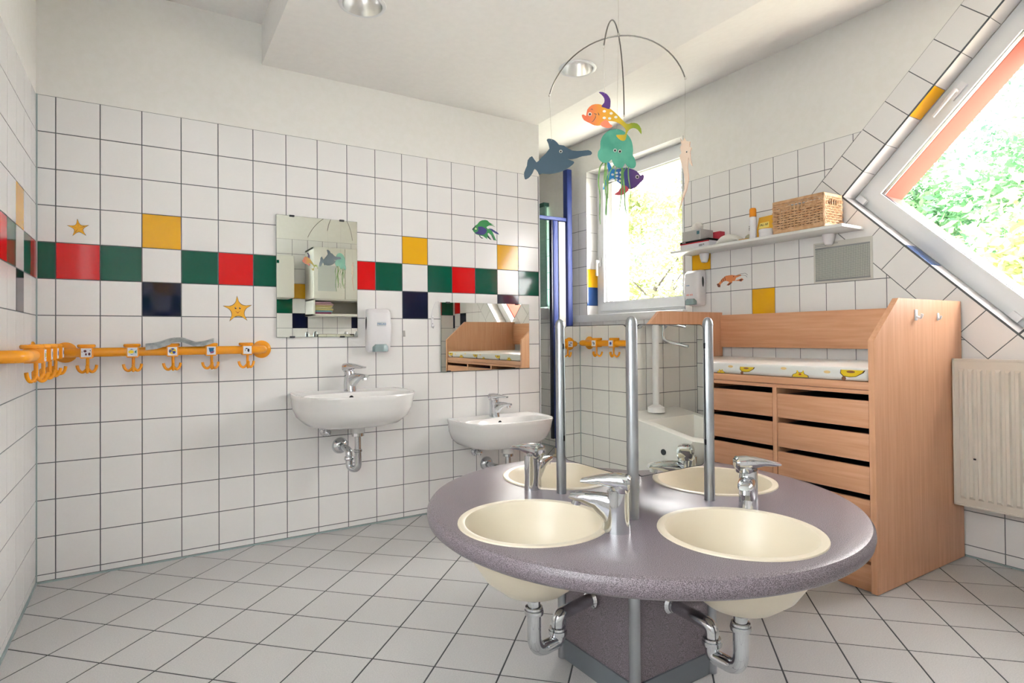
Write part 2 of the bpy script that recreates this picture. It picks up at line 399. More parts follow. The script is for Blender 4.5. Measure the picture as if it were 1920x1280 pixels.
# floor
mb = MB(); mb.box(XL - .1, XB + .35, YR - .1, YE + .1, -.1, -.0012, FGR)
c45 = S2
def FFl(u, v, d): return (-.26923 + v * c45 - u * c45, -.13156 - v * c45 - u * c45, d)
fs = .2005
for i in range(-22, 26):
    for j in range(-20, 30):
        p = rect(i * fs, (i + 1) * fs, j * fs, (j + 1) * fs)
        # world rectangle clip, in u,v space
        def cl(p, ax, s, c):   # s*coord<=c
            o = (-.26923, -.13156)[ax]; cu = -c45; cv = c45 if ax == 0 else -c45
            return clip(p, s * cu, s * cv, c - s * o)
        for q0 in ((XL, XB, YR, 0), (.9, XB, 0, YE)):
            q = cl(p, 0, -1, -q0[0]); q = cl(q, 0, 1, q0[1]) if len(q) > 2 else q; q = cl(q, 1, -1, -q0[2]) if len(q) > 2 else q; q = cl(q, 1, 1, q0[3]) if len(q) > 2 else q
            if len(q) > 2 and area(q) > 1e-4: tile(mb, q, FFl, FLT, .0052, .0006, .0018)
struct(mb.build('floor', angle=8))
# ceiling: high part left, lowered middle, high part along the windows
mb = MB(); mb.box(XL - .1, .466, YR - .1, .1, 2.5, 2.72, PC); mb.prism([(2.07, 2.305), (XB + .05, 2.605), (XB + .05, 2.72), (2.07, 2.72)], lambda u, v, d: (u, d, v), YR - .1, YE + .1, PC)
mb.box(.8, 2.07, .1, YE + .1, 2.305, 2.72, PC)
# lowered part with two round openings
dl = [(.724, -.752), (1.806, -.749)]; RH = .078
def holes_face(outer, holes, z, m, mb, seg=40):
    t = bmesh.new(); es = []
    for loop in [outer] + holes:
        v = [t.verts.new((x, y, z)) for x, y in loop]; es += [t.edges.new((v[i], v[(i + 1) % len(v)])) for i in range(len(v))]
    bmesh.ops.triangle_fill(t, use_beauty=True, edges=es); mb.merge(t, m)
hl = [ell(x, y, RH, RH, 40) for x, y in dl]
holes_face(rect(.466, 2.07, YR - .1, .002), hl, 2.305, PC, mb)
mb.add([(.466, YR - .1, 2.305), (.466, .002, 2.305), (.466, .002, 2.72), (.466, YR - .1, 2.72)], [(0, 1, 2, 3)], PC, False)
mb.add([(.466, YR - .1, 2.72), (.466, .1, 2.72), (2.07, .1, 2.72), (2.07, YR - .1, 2.72)], [(0, 1, 2, 3)], PC, False)
mb.box(.466, 2.08, .002, .1, 2.305, 2.72, PC)
struct(mb.build('ceiling'))
# downlights
for i, (x, y) in enumerate(dl):
    t = thing('downlight', ['round recessed downlight nearest the camera, cut by the top edge of the photo', 'round recessed downlight behind the mobile, near the end of the sink wall'][i], 'ceiling light', (x, y, 2.305), 'recessed ceiling downlights')
    mb = MB(); mb.lathe([(.077, 2.306), (.077, 2.299), (.082, 2.2975), (.092, 2.3005), (.0935, 2.304)], (x, y, 0), PVC, 48, cap0=False, cap1=False); mb.build('trim_ring', t)
    mb = MB(); mb.lathe([(.0768, 2.300), (.074, 2.325), (.067, 2.352), (.055, 2.372), (.040, 2.380)], (x, y, 0), mat('reflector', (.86, .86, .85), .28, 1), 48, cap0=False, cap1=False); mb.build('reflector', t)
    mb = MB(); mb.lathe([(.040, 2.380), (.040, 2.384), (.0, 2.386)], (x, y, 0), mat('lamp_glass', '#d8d8d4', .3), 32, cap0=False); mb.build('lamp', t)

# ---------------------------------------------------------------- glazed cubicle partition in the corridor
PY = .86
t = thing('cubicle_partition', 'blue framed glazed toilet cubicle front beyond the end of the sink wall', 'partition', (2.8, PY, 0))
mb = MB(); mb.box(2.935, 2.985, PY - .03, PY + .03, .015, 2.36, BLU, .006); mb.build('post', t)
mb = MB(); mb.box(1.9, 2.935, PY - .02, PY + .02, 1.925, 1.955, BLU, .006); mb.build('transom', t)
mb = MB(); mb.box(2.795, 2.845, PY - .022, PY + .022, .15, 1.925, BLU, .008); mb.box(2.780, 2.795, PY - .016, PY + .016, .15, 1.925, BLUD, .002); mb.build('door_stile', t)
mb = MB(); mb.box(2.86, 2.925, PY - .012, PY + .012, .12, 1.92, mat('cream_panel', '#d2cec2', .6), .002); mb.build('infill_panel', t)
mb = MB(); mb.tube([(2.83, PY, .06), (2.83, PY, .16)], .012, BLU); mb.lathe([(.035, .001), (.035, .012), (.018, .02), (.016, .07)], (2.83, PY, 0), mat('cream_plastic', '#e6dfc4', .4)); mb.build('foot', t)
# teal venetian blind on the corridor part of the window wall
TEAL = mat('teal_slat', '#9cc8bb', .5); n_, l_, b_ = nodes(TEAL); tr_ = n_.new('ShaderNodeBsdfTranslucent'); tr_.inputs[0].default_value = hx('#4c7a6e'); mx_ = n_.new('ShaderNodeMixShader'); mx_.inputs[0].default_value = .1
l_.new(b_.outputs[0], mx_.inputs[1]); l_.new(tr_.outputs[0], mx_.inputs[2]); l_.new(mx_.outputs[0], [q for q in n_ if q.type == 'OUTPUT_MATERIAL'][0].inputs[0])
t = thing('venetian_blind', 'closed teal slatted blind hanging on the wall beyond the cubicle front', 'blind', (XB, 1.6, 2.16))
mb = MB(); z = 2.14
while z > 1.27: mb.box(XB - .05, XB - .03, 1.25, 1.98, z - .0285, z, TEAL, .002, 1, None); z -= .028
mb.build('slats', t)
mb = MB(); mb.box(XB - .06, XB - .001, 1.255, 1.99, 2.14, 2.175, mat('teal_rail', '#3f6d66', .5), .003); mb.build('head_rail', t)
mb = MB(); mb.box(XB - .035, XB - .028, 1.25, 1.985, 1.245, 1.262, TEAL, .002); mb.build('bottom_rail', t)
mb = MB(); mb.box(XB - .09, XB, 1.265, 1.335, 1.13, 1.235, WPL, .015); tag(mb.build('wall_dispenser'), 'small white wall dispenser under the teal blind', 'dispenser')

# ================================================================ things on the sink wall
def clipped_mirror(label, x0, x1, z0, z1, cl):
    t = thing('wall_mirror', label, 'mirror', ((x0 + x1) / 2, -.01, z0), 'clip-mounted wall mirrors')
    mb = MB(); mb.box(x0, x1, -.0095, -.004, z0, z1, mat('mirror_edge', '#9aa39c', .3), .0008, 1); mb.box(x0 + .0015, x1 - .0015, -.0102, -.0096, z0 + .0015, z1 - .0015, MIR); mb.build('mirror_glass', t)
    for x in cl:
        for z in (z0, z1):
            mb = MB(); s = 1 if z == z0 else -1; mb.box(x - .012, x + .012, -.0145, -.001, min(z - s * .003, z + s * .006), max(z - s * .003, z + s * .006), DGR, .001, 1); mb.build('clip', t)
    return t
clipped_mirror('tall upright mirror above the left washbasin', .527, .925, .986, 1.585, (.6, .845))
clipped_mirror('wide low mirror above the right washbasin', 1.398, 1.995, .785, 1.178, (1.445, 1.905))

def faucet(parent, pos, ang, lever_ang, sc=1.0, label=None):
    """single-lever mixer; spout towards ang"""
    sc *= 1.04; M = Matrix.Translation(pos) @ Matrix.Rotation(ang, 4, 'Z') @ Matrix.Scale(sc, 4)
    mb = MB()
    def ring(cx, cz, rx, ry, tilt=0, n=20): return [M @ Vector((cx + rx * cos(2 * pi * k / n), ry * sin(2 * pi * k / n), cz + tilt * rx * cos(2 * pi * k / n))) for k in range(n)]
    mb.rings([ring(0, 0, .034, .025), ring(0, .004, .0335, .0248), ring(-.001, .03, .0300, .0243), ring(-.002, .065, .0285, .0240), ring(-.005, .100, .0265, .0238, -.12)], CHR)
    # spout: loft of rounded boxes from the body outwards
    def vr(cx, zt, ry, hz, n=20):
        out = []
        for k in range(n):
            a = 2 * pi * k / n; c_, s_ = cos(a), sin(a); y_ = ry * math.copysign(abs(c_) ** .6, c_); z_ = hz * math.copysign(abs(s_) ** .75, s_)
            out.append(M @ Vector((cx - .5 * z_, y_, zt - hz + z_)))
        return out
    mb.rings([vr(.0, .082, .020, .036), vr(.02, .086, .0215, .028), vr(.045, .0885, .0215, .0185), vr(.075, .088, .0205, .0125), vr(.10, .085, .018, .009), vr(.113, .082, .013, .0055)], CHR)
    mb.tube([M @ Vector((.096, 0, .070)), M @ Vector((.099, 0, .056))], .0115 * sc, CHR, 16)
    f = mb.build('faucet', parent)
    if label: lab(f, label)
    L = Matrix.Translation(pos) @ Matrix.Rotation(lever_ang, 4, 'Z') @ Matrix.Scale(sc, 4)
    mb = MB()
    mb.lathe([(.0225, .094), (.0245, .097), (.0242, .112), (.0235, .122), (.012, .126), (.0, .1265)], (-.009, 0, 0), CHR, 28)
    def lr(x, zt, ry, hz, n=18):
        return [Vector((x, ry * math.copysign(abs(cos(2 * pi * k / n)) ** .7, cos(2 * pi * k / n)), zt - hz + hz * math.copysign(abs(sin(2 * pi * k / n)) ** .7, sin(2 * pi * k / n)))) for k in range(n)]
    mb.rings([lr(-.034, .130, .018, .012), lr(-.029, .136, .0240, .019), lr(-.005, .138, .0250, .018), lr(.015, .136, .0235, .0155), lr(.04, .131, .0205, .010), lr(.072, .123, .0175, .0062), lr(.083, .120, .0155, .004)], CHR)
    for v in mb.bm.verts: v.co = L @ v.co
    l = mb.build('lever', f)
    # the lever hangs under the faucet mesh: same origin as the root
    l.data.transform(Matrix.Translation(-Vector(parent['base'])))
    return f
def sink(label, cx, zr, w, dep, n, base_y=0):
    t = thing('washbasin', label, 'washbasin', (cx, 0, zr), 'wall-hung white washbasins')
    N = 64
    def ring(w_, yb, yf, z, nn, clampy=None):
        yc = (yb + yf) / 2; hd = abs(yf - yb) / 2; out = []
        for k in range(N):
            a = 2 * pi * k / N; c, s = cos(a), sin(a)
            x = cx + w_ / 2 * math.copysign(abs(c) ** (2 / nn), c); y = yc + hd * math.copysign(abs(s) ** (2 / nn), s)
            if clampy is not None: y = min(y, clampy)
            out.append((x, y, z))
        return out
    b = .16
    mb = MB()
    sl = .008
    rs = [ring(.10, -.06, -.17, zr - .172, 2.2, -.003), ring(.34, .06, -.64 * dep, zr - .165, 2.5, -.003), ring(w * .78, .11, -.80 * dep, zr - .148, n, -.003), ring(w * .90, .13, -.90 * dep, zr - .115, n, -.003),
          ring(w * .965, .14, -.96 * dep, zr - .07, n, -.003), ring(w * .985, .14, -.985 * dep, zr - .025, n, -.003), ring(w, .14, -dep, zr - .008, n, -.003), ring(w - .004, .14, -dep + .002, zr - .001, n, -.003), ring(w - .012, .14, -dep + .006, zr, n, -.003),
          ring(w - .035, -.012, -dep + .018, zr - .002, n + .6), ring(w - .06, -.11, -dep + .03, zr - .006, n), ring(w - .075, -.118, -dep + .037, zr - .018, n), ring(w - .10, -.125, -dep + .05, zr - .055, n), ring(w - .17, -.14, -dep + .085, zr - .10, 2.4), ring(w - .30, -.17, -dep + .14, zr - .125, 2.2), ring(.05, -.2, -.25, zr - .13, 2)]
    mb.rings(rs, CER); mb.build('bowl', t)
    mb = MB(); mb.lathe([(.011, -.1205), (.011, -.117)], (cx, 0, zr - .032), BLK, 20, 'y'); mb.build('overflow_hole', t)
    mb = MB(); mb.lathe([(.034, -.196), (.034, -.16)], (cx + .01, -.19, zr), CER, 24); mb.build('drain_collar', t)
    dx, dy = cx + .01, -.19
    mb = MB(); mb.lathe([(.024, -.215), (.03, -.212), (.03, -.198), (.024, -.195)], (dx, dy, zr), CHR, 24)
    mb.tube([(dx, dy, zr - .205), (dx, dy, zr - .29)], .016, CHR); mb.lathe([(.017, -.292), (.021, -.288), (.021, -.280), (.017, -.276)], (dx, dy, zr), CHR, 24)
    mb.tube(fillet([(dx, dy, zr - .285), (dx, dy, zr - .375), (dx - .03, dy + .045, zr - .375), (dx - .03, dy + .045, zr - .285), (dx - .035, -.015, zr - .285)], .03, 8), .0175, CHR, 16)
    mb.lathe([(.021, -.335), (.024, -.33), (.024, -.322), (.021, -.318)], (dx - .03, dy + .045, zr), CHR, 20)
    mb.build('drain_trap', t)
    mb = MB(); mb.lathe([(.042, -.001), (.041, -.006), (.030, -.022), (.019, -.026), (.0, -.026)], (dx - .035, 0, zr - .285), CHR, 28, 'y'); mb.build('wall_flange', t)
    mb = MB(); vx = cx - .10; mb.lathe([(.026, -.001), (.025, -.005), (.012, -.012), (.012, -.04), (.0, -.042)], (vx, 0, zr - .205), CHR, 24, 'y'); mb.tube([(vx, -.035, zr - .21), (vx, -.035, zr - .16)], .006, CHR)
    mb.lathe([(.015, -.042), (.015, -.062), (.0, -.066)], (vx, 0, zr - .205), CHR, 10, 'y'); mb.build('shut_off_valve', t)
    return t
s1 = sink('larger wall-hung washbasin under the tall mirror', .858, .715, .57, .43, 2.7)
faucet(s1, (.868, -.062, .711), R(-62), R(-52), 1.0)
s2 = sink('lower wall-hung washbasin under the wide mirror, behind the round washstand', 1.715, .52, .57, .36, 3.4)
faucet(s2, (1.715, -.058, .516), R(-62), R(-55), .95)

# soap dispensers
def dispenser(name, label, flip, base, F, txt, ttxt2=None):
    t = thing(name, label, 'soap dispenser', base, 'wall soap dispensers'); bx, by, bz = base
    N = 40
    def ring(h, wd, d0, d1, p=4):
        out = []
        for k in range(N):
            a = 2 * pi * k / N; c, s = cos(a), sin(a)
            u = wd / 2 * math.copysign(abs(c) ** (2 / p), c); d = d1 * .5 + d1 * .5 * math.copysign(abs(s) ** (2 / p), s)
            out.append(F(u, h, max(.001, d)))
        return out
    mb = MB(); mb.rings([ring(.0, .092, 0, .05), ring(.010, .112, 0, .075), ring(.03, .122, 0, .085), ring(.12, .128, 0, .098), ring(.205, .122, 0, .088), ring(.223, .112, 0, .07), ring(.227, .09, 0, .05)], WPL); mb.build('housing', t)
    mb = MB(); mb.rings([[F(u * .042, h, d) for u, d in ((-1, .08), (-.8, .10), (-.3, .108), (.3, .108), (.8, .10), (1, .08), (0, .06))] for h in (.004, .03)] + [[F(u * .03, .042, d) for u, d in ((-1, .085), (-.8, .098), (-.3, .104), (.3, .104), (.8, .098), (1, .085), (0, .07))]], GPL); mb.build('push_lever', t)
    sx = -1 if not flip else 1
    mb = MB(); mb.prism([(a, b) for a, b in ell(.045, .15, .009, .034, 20)], lambda d, h, q: F(sx * (.0637 - (.0012 if h > .17 else 0)) + sx * q, h, d), -.002, .0006, DGR); mb.build('level_window', t)
    return t
def Fd1(u, h, d): return (1.022 + u, -d, .905 + h)
d1 = dispenser('soap_dispenser', 'white soap dispenser with blue label between the tall mirror and the navy tile', False, (1.03, 0, .905), Fd1, '')
mb = MB(); mb.box(1.0, 1.047, -.1, -.0965, 1.04, 1.062, mat('label_silver', '#c9cdd0', .4), .002); mb.build('name_plate', d1)
text('lettering', 'MIKLAN', .013, MF(1.0235, -.1003, 1.051), mat('label_blue', '#1777ad', .5), d1)
def Fd2(u, h, d): return (XB - d, -.425 + u, 1.172 + h)
d2 = dispenser('soap_dispenser', 'white soap dispenser with orange lettering under the left end of the shelf', False, (XB, -.425, 1.172), Fd2, '')
text('lettering', 'HD 410', .016, MR(XB - .0982, -.424, 1.238), mat('label_orange', '#e8501e', .5), d2)
text('lettering', 'bode', .013, MR(XB - .0988, -.412, 1.30), mat('label_blue', '#1777ad', .5), d2)

# coat hook rails
PICS = ['dog', 'fish', 'ball', 'pot', 'bird', 'cup', 'key']
def rail(name, label, F, length, clips, pics, z=.93, so=.075):
    """F(u,d,z): u along, d from the wall"""
    t = thing(name, label, 'coat rail', F(0, 0, z), 'yellow coat hook rails'); r = .0185
    mb = MB(); mb.tube(fillet([F(0, .002, z), F(0, so, z), F(length, so, z), F(length, .002, z)], .04, 8), r, YEL, 20, False); mb.build('bar', t)
    for u in (0, length):
        mb = MB(); o = F(u, 0, z); prof = [(.042, .0005), (.042, .005), (.036, .009), (.02, .011)]
        rs = []
        for rr, d in prof:
            rs.append([tuple(Vector(F(u + rr * cos(2 * pi * k / 28), d, z + rr * sin(2 * pi * k / 28)))) for k in range(28)])
        mb.rings(rs, YEL); mb.build('end_flange', t)
    for u, pic in zip(clips, pics):
        mb = MB()
        def bx(u0, u1, d0, d1, z0, z1, m, bev=.003):
            t2 = bmesh.new(); vs = [t2.verts.new(F(a, b, c)) for a in (u0, u1) for b in (d0, d1) for c in (z0, z1)]
            for f in ((0, 1, 3, 2), (4, 6, 7, 5), (0, 4, 5, 1), (2, 3, 7, 6), (0, 2, 6, 4), (1, 5, 7, 3)): t2.faces.new([vs[k] for k in f])
            bmesh.ops.bevel(t2, geom=t2.edges[:], offset=bev, segments=2, affect='EDGES'); mb.merge(t2, m)
        bx(u - .0225, u + .0225, so - .024, so + .028, z - .024, z + .022, YEL)
        # round cap on top
        rs = [[F(u - .002 + rr * cos(2 * pi * k / 24), so - .004 + rr * sin(2 * pi * k / 24), z + h) for k in range(24)] for rr, h in ((.028, .020), (.031, .023), (.031, .030), (.028, .033))]
        mb.rings(rs, YEL); c = mb.build('hook_clip', t)
        mb = MB(); zz = z - .024
        mb.tube([F(u + .003, so + .006, zz + .004), F(u + .003, so + .006, zz - .045)], .0058, YEL, 12)
        for a in (R(200), R(320), R(90)):
            ca, sa = cos(a), sin(a)
            pts = [F(u + .003, so + .006, zz - .040)] + [F(u + .003 + ca * (.002 + rr), so + .006 + sa * (.002 + rr) * .8, zz + hh) for rr, hh in ((.006, -.05), (.016, -.056), (.026, -.052), (.033, -.041), (.036, -.028))]
            mb.tube(spline(pts, 3), .0056, YEL, 10)
        h = mb.build('hook', c); h.data.transform(Matrix.Translation(-Vector(t['base'])))
        mb = MB(); P = lambda a, b, d: F(u + a, so + .028 + d, z + b)
        mb.prism(rect(-.0175, .0175, -.0185, .0175), P, -.001, .0012, mat('sticker_white', '#e4e6e8', .4))
        cols = {'m': mat('maroon', '#5a1f2a', .5), 'y': mat('sticker_yellow', '#e8c70f', .5), 'b': mat('sticker_blue', '#17658f', .5), 'n': mat('sticker_navy', '#1c3f8c', .5), 'k': BLK, 'p': mat('sticker_purple', '#a0527e', .5), 'g': mat('sticker_green', '#1d8f80', .5)}
        shp = {'dog': [('m', ell(-.004, .006, .005, .005)), ('m', ell(-.001, -.007, .003, .005)), ('m', ell(.010, -.006, .004, .006)), ('k', ell(.013, .008, .0012, .003)), ('k', ell(-.014, .003, .0015, .0015))],
               'fish': [('y', ell(-.005, 0, .010, .007)), ('b', [(-.010, .0085), (-.003, .0125), (.004, .0095), (-.002, .0095)]), ('b', [(-.010, -.0085), (-.003, -.0125), (.004, -.0095), (-.002, -.0095)]), ('g', [(.007, 0), (.014, .008), (.014, -.008)])],
               'ball': [('y', ell(0, 0, .014, .0135, 24)), ('n', ell(.006, -.005, .006, .006)), ('n', ell(-.009, .0, .004, .007)), ('n', ell(.001, .009, .006, .0035)), ('n', ell(-.002, .001, .003, .003))],
               'pot': [('b', [(-.011, .012), (.011, .012), (.008, -.004), (-.007, -.007)]), ('p', [(-.005, -.006), (.008, -.003), (.013, .001), (.008, -.012), (-.004, -.013)])],
               'bird': [('k', ell(.004, -.002, .0045, .008)), ('k', ell(-.004, .006, .005, .0025)), ('k', ell(-.009, -.001, .0012, .005))],
               'cup': [('n', ell(0, 0, .009, .009))], 'key': [('k', ell(0, 0, .005, .01))]}[pic]
        for i, (cc, poly) in enumerate(shp): mb.prism(poly, P, .0011, .0016 + .0002 * i, cols[cc])
        s = mb.build('picture_tag', c); s.data.transform(Matrix.Translation(-Vector(t['base'])))
    return t
rail('hook_rail', 'yellow coat hook rail on the sink wall left of the tall mirror', lambda u, d, z: (-.292 + u, -d, z), .752, [.077, .234, .379, .529, .677], PICS[:5])
rail('hook_rail', 'yellow coat hook rail coming towards the viewer on the far left wall', lambda u, d, z: (XL + d, -.095 - u, z), .78, [.16, .31, .46, .61, .70][0:4], ['bird', 'cup', 'key', 'fish'], .935, .085)
# folded grey paper lying on the rail
mb = MB(); PAP = noisy('newsprint', '#a9b0b0', '#c9cdca', 40, .8)
prof = [(-.012, .948), (.03, .953), (.075, .969), (.115, .975), (.145, .966), (.175, .955), (.21, .958), (.246, .969)]
prof = [tuple(p) for p in spline([(a, b, 0) for a, b in prof], 4)]
for k in range(3):
    dz = .003 * k; up = [(a, b + dz + .009) for a, b, _ in prof]; dn = [(a, b + dz + .007) for a, b, _ in prof][::-1]
    mb.prism(up + dn, lambda u, v, d: (u, -.055 - d - .004 * k, v), 0, .07, PAP)
mb.prism([(a, b + .016 - (.004 if a > .1 else 0)) for a, b, _ in prof] + [(a, b - .012 + (.006 if a > .08 else 0)) for a, b, _ in prof][::-1], lambda u, v, d: (u, -.104 - d, v), 0, .002, PAP)
tag(mb.build('folded_paper'), 'crumpled folded grey paper lying on the yellow rail', 'paper')

# stickers ----------------------------------------------------------------
def star(cx, cz, r, rot, fat, F, label, face):
    pts = []
    for k in range(5):
        a = pi / 2 + rot + 2 * pi * k / 5; b = a + pi / 5; w = .28
        pts += [(cx + r * .62 * cos(a - w * .55), cz + r * .62 * sin(a - w * .55)), (cx + r * cos(a), cz + r * sin(a)), (cx + r * .62 * cos(a + w * .55), cz + r * .62 * sin(a + w * .55)), (cx + r * fat * cos(b), cz + r * fat * sin(b))]
    pts = smooth_closed([(p[0], p[1], 0) for p in pts], 2); pts = [(p[0], p[1]) for p in pts]
    mb = MB(); o = [(cx + (p[0] - cx) * 1.07, cz + (p[1] - cz) * 1.07) for p in pts]
    mb.prism(o, F, 0, .0006, BLK); mb.prism(pts, F, .0005, .0010, mat('sticker_star', '#f2b32a', .45))
    if face:
        for s in (-1, 1):
            mb.prism(ell(cx + s * r * .15, cz + r * .12, r * .06, r * .075), F, .0009, .0013, BLK); mb.prism(ell(cx + s * r * .15 + .001, cz + r * .15, r * .025, r * .03), F, .0012, .0015, WPL)
        mb.prism([(cx - r * .2, cz - r * .08), (cx, cz - r * .28), (cx + r * .2, cz - r * .06), (cx, cz - r * .22)], F, .0009, .0013, mat('lip_red', '#a8231d', .5))
    else:
        for k in range(5):
            a = pi / 2 + rot + 2 * pi * k / 5
            mb.prism([(cx, cz), (cx + .6 * r * cos(a) + .001, cz + .6 * r * sin(a)), (cx + .6 * r * cos(a), cz + .6 * r * sin(a) + .001)], F, .0009, .0012, BLK)
    tag(mb.build('starfish_sticker'), label, 'sticker')
star(-.249, 1.448, .037, .1, .42, FF, 'small yellow starfish sticker without a face, above the red tile in the corner', False)
star(.357, 1.118, .062, .05, .47, FF, 'large smiling yellow starfish sticker below the red tile, beside the tall mirror', True)
# green fish sticker
mb = MB()
def fp(l): return [(1.612 + x * .1335e-3 * 1.0, 1.694 - y * .1235e-3) for x, y in l]
fg, fb, fd = mat('fish_green', '#1f8a45', .45), mat('fish_indigo', '#2a2a78', .45), mat('fish_dark', '#0c2c3a', .45)
S = lambda l: [(1.607 + (x - 130) * .000153, 1.672 - (y - 250) * .000132) for x, y in l]
mb.prism(S([(130, 720), (270, 550), (360, 480), (450, 350), (560, 280), (700, 250), (800, 260), (900, 350), (1100, 430), (950, 400), (1160, 520), (1000, 470), (880, 480), (760, 560), (800, 640), (950, 620), (1000, 700), (1180, 1100), (1220, 1130), (1080, 1120), (960, 900), (860, 820), (800, 850), (930, 1120), (760, 1000), (800, 1110), (600, 980), (420, 960), (300, 930), (200, 830)]), FF, 0, .0008, fg)
mb.prism(S([(380, 590), (550, 560), (700, 620), (780, 700), (740, 820), (640, 920), (480, 940), (280, 900), (260, 860), (380, 800), (400, 690)]), FF, .0007, .0011, fb)
mb.prism(S([(860, 610), (1000, 620), (1270, 770), (1330, 850), (1180, 820), (1000, 720)]), FF, .0007, .0011, fb)
mb.prism(S([(780, 980), (860, 960), (980, 1130), (900, 1100)]), FF, .0007, .0011, fd); mb.prism(S([(960, 870), (1000, 900), (1110, 1130), (1060, 1110)]), FF, .0007, .0011, fd)
mb.prism(S([(430, 960), (470, 950), (500, 1030), (620, 1080), (540, 1100), (460, 1040)]), FF, .0007, .0011, fd)
mb.prism(S([(130, 720), (270, 550), (300, 560), (200, 700), (190, 760), (150, 760)]), FF, .0007, .0011, fd); mb.prism(S([(x, y) for x, y in ell(290, 690, 40, 45)]), FF, .0012, .0016, mat('fish_eye', '#cfe0a8', .4))
tag(mb.build('fish_sticker'), 'green and indigo fish sticker above the right end of the colour band', 'sticker')
# lobster sticker on the window wall (image right = -y)
mb = MB(); LO, LD = mat('lobster_orange', '#e08a55', .5), mat('lobster_dark', '#7a4636', .5)
S = lambda l: [(-.560 - (x - 780) * .00041, 1.354 - (y - 440) * .00031) for x, y in l]
mb.prism(S([(780, 610), (800, 670), (840, 680), (850, 620), (900, 570), (950, 560), (1010, 590), (960, 650), (1000, 660), (1060, 610), (1060, 580), (1110, 580), (1180, 590), (1220, 605), (1260, 570), (1230, 540), (1190, 555), (1110, 575), (1130, 520), (1220, 490), (1210, 465), (1120, 475), (1050, 455), (950, 460), (880, 510), (820, 590)]), FR, 0, .0008, LO)
for l in ([(930, 470), (945, 560), (935, 560), (920, 480)], [(900, 500), (915, 570), (905, 572), (890, 510)], [(870, 520), (885, 590), (875, 592), (860, 535)], [(780, 610), (800, 670), (840, 680), (845, 640), (810, 600)], [(1200, 555), (1250, 560), (1215, 600), (1180, 590)], [(960, 650), (1000, 660), (1060, 610), (1030, 600), (990, 630)], [(1080, 480), (1095, 478), (1095, 500), (1080, 500)]): mb.prism(S(l), FR, .0007, .0011, LD)
for pts in ([(1130, 480), (1220, 450), (1290, 450), (1330, 490)], [(1150, 490), (1240, 480), (1300, 500), (1320, 530)]):
    mb.tube([Vector((XB - .0008, *p)) for p in S(pts)], .0009, DGR, 6)
tag(mb.build('lobster_sticker'), 'orange lobster sticker beside the soap dispenser on the window wall', 'sticker')
# small holders
mb = MB(); mb.prism([(1.172, .985), (1.190, .985), (1.188, 1.018), (1.176, 1.018)], FF, 0, .004, mat('clear_plastic', '#dcd9d6', .15, 0, Transmission_Weight=.4)); mb.tube([FF(1.181, 1.008, .004), FF(1.181, .992, .012), FF(1.181, .992, .018)], .003, mat('clear_plastic', '#dcd9d6', .15)); tag(mb.build('adhesive_hook'), 'small clear adhesive hook between the soap dispenser and the navy tile', 'hook')
t = thing('toothbrush_hook', 'thin white holder with a looped cord beside the wide mirror', 'hook', (1.35, 0, 1.05))
mb = MB(); mb.box(1.343, 1.357, -.006, 0, 1.035, 1.10, WPL, .002); mb.tube(spline([FF(1.350, 1.04, .006), FF(1.350, 1.032, .02), FF(1.350, 1.045, .028)], 4), .003, WPL); mb.build('bracket', t)
mb = MB(); mb.tube(spline([FF(1.346, 1.10, .004), FF(1.355, 1.14, .004), FF(1.372, 1.178, .006), FF(1.388, 1.182, .006), FF(1.393, 1.165, .01)], 5), .0018, WPL, 6); mb.build('cord', t)
mb = MB(); mb.lathe([(.002, -.0075), (.002, -.0055)], (1.352, 0, 1.088), BLK, 10, 'y'); mb.build('screw_head', t); mb = MB(); mb.lathe([(.002, -.0075), (.002, -.0055)], (1.350, 0, 1.056), BLK, 10, 'y'); mb.build('screw_head', t)

# ================================================================ round washstand
CX, CYY, RC, ZT = 1.245, -1.715, .62, .5
ws = thing('round_washstand', 'round speckled children\'s washstand with four inset basins and mirrors on steel posts', 'washstand', (CX, CYY, 0))
basins = [(.852, -1.752), (1.230, -2.095), (1.590, -1.722), (1.208, -1.385)]; RB = .178
mb = MB(); holes_face(ell(CX, CYY, RC - .02, RC - .02, 120), [ell(x, y, RB, RB, 64) for x, y in basins], ZT, COUNTER, mb)
mb.lathe([(RC - .02, ZT), (RC - .008, ZT - .003), (RC - .001, ZT - .012), (RC, ZT - .024), (RC - .003, ZT - .037), (RC - .012, ZT - .045), (RC - .022, ZT - .046)], (CX, CYY, 0), COUNTER, 120, cap0=False, cap1=False)
holes_face(ell(CX, CYY, RC - .022, RC - .022, 120), [ell(x, y, RB, RB, 64) for x, y in basins], ZT - .046, COUNTER, mb)
bmesh.ops.remove_doubles(mb.bm, verts=mb.bm.verts[:], dist=1e-5); mb.build('countertop', ws)
for x, y in basins:
    mb = MB(); mb.lathe([(RB - .002, ZT - .01), (RB, ZT + .0003), (.197, ZT + .0003), (.196, ZT + .0035), (.188, ZT + .0045), (.178, ZT + .0025), (.172, ZT - .008), (.165, ZT - .04), (.145, ZT - .09), (.11, ZT - .13), (.06, ZT - .155), (.022, ZT - .162), (.022, ZT - .175)], (x, y, 0), CREAM, 64, cap0=False, cap1=False)
    mb.lathe([(.177, ZT - .01), (.177, ZT - .045), (.160, ZT - .09), (.128, ZT - .138), (.085, ZT - .172), (.04, ZT - .190), (.022, ZT - .192), (.022, ZT - .175)], (x, y, 0), CREAM, 64, cap0=False, cap1=False)
    mb.lathe([(.022, ZT - .166), (.018, ZT - .163), (.0, ZT - .163)], (x, y, 0), CHR, 24, cap0=False, cap1=False)
    mb.build('basin', ws)
faucet(ws, (.978, -1.932, ZT), math.atan2(.175, -.13), math.atan2(.16, -.14), 1.0)
faucet(ws, (1.423, -1.978, ZT), math.atan2(-.12, -.19), math.atan2(-.5, .75), 1.0)
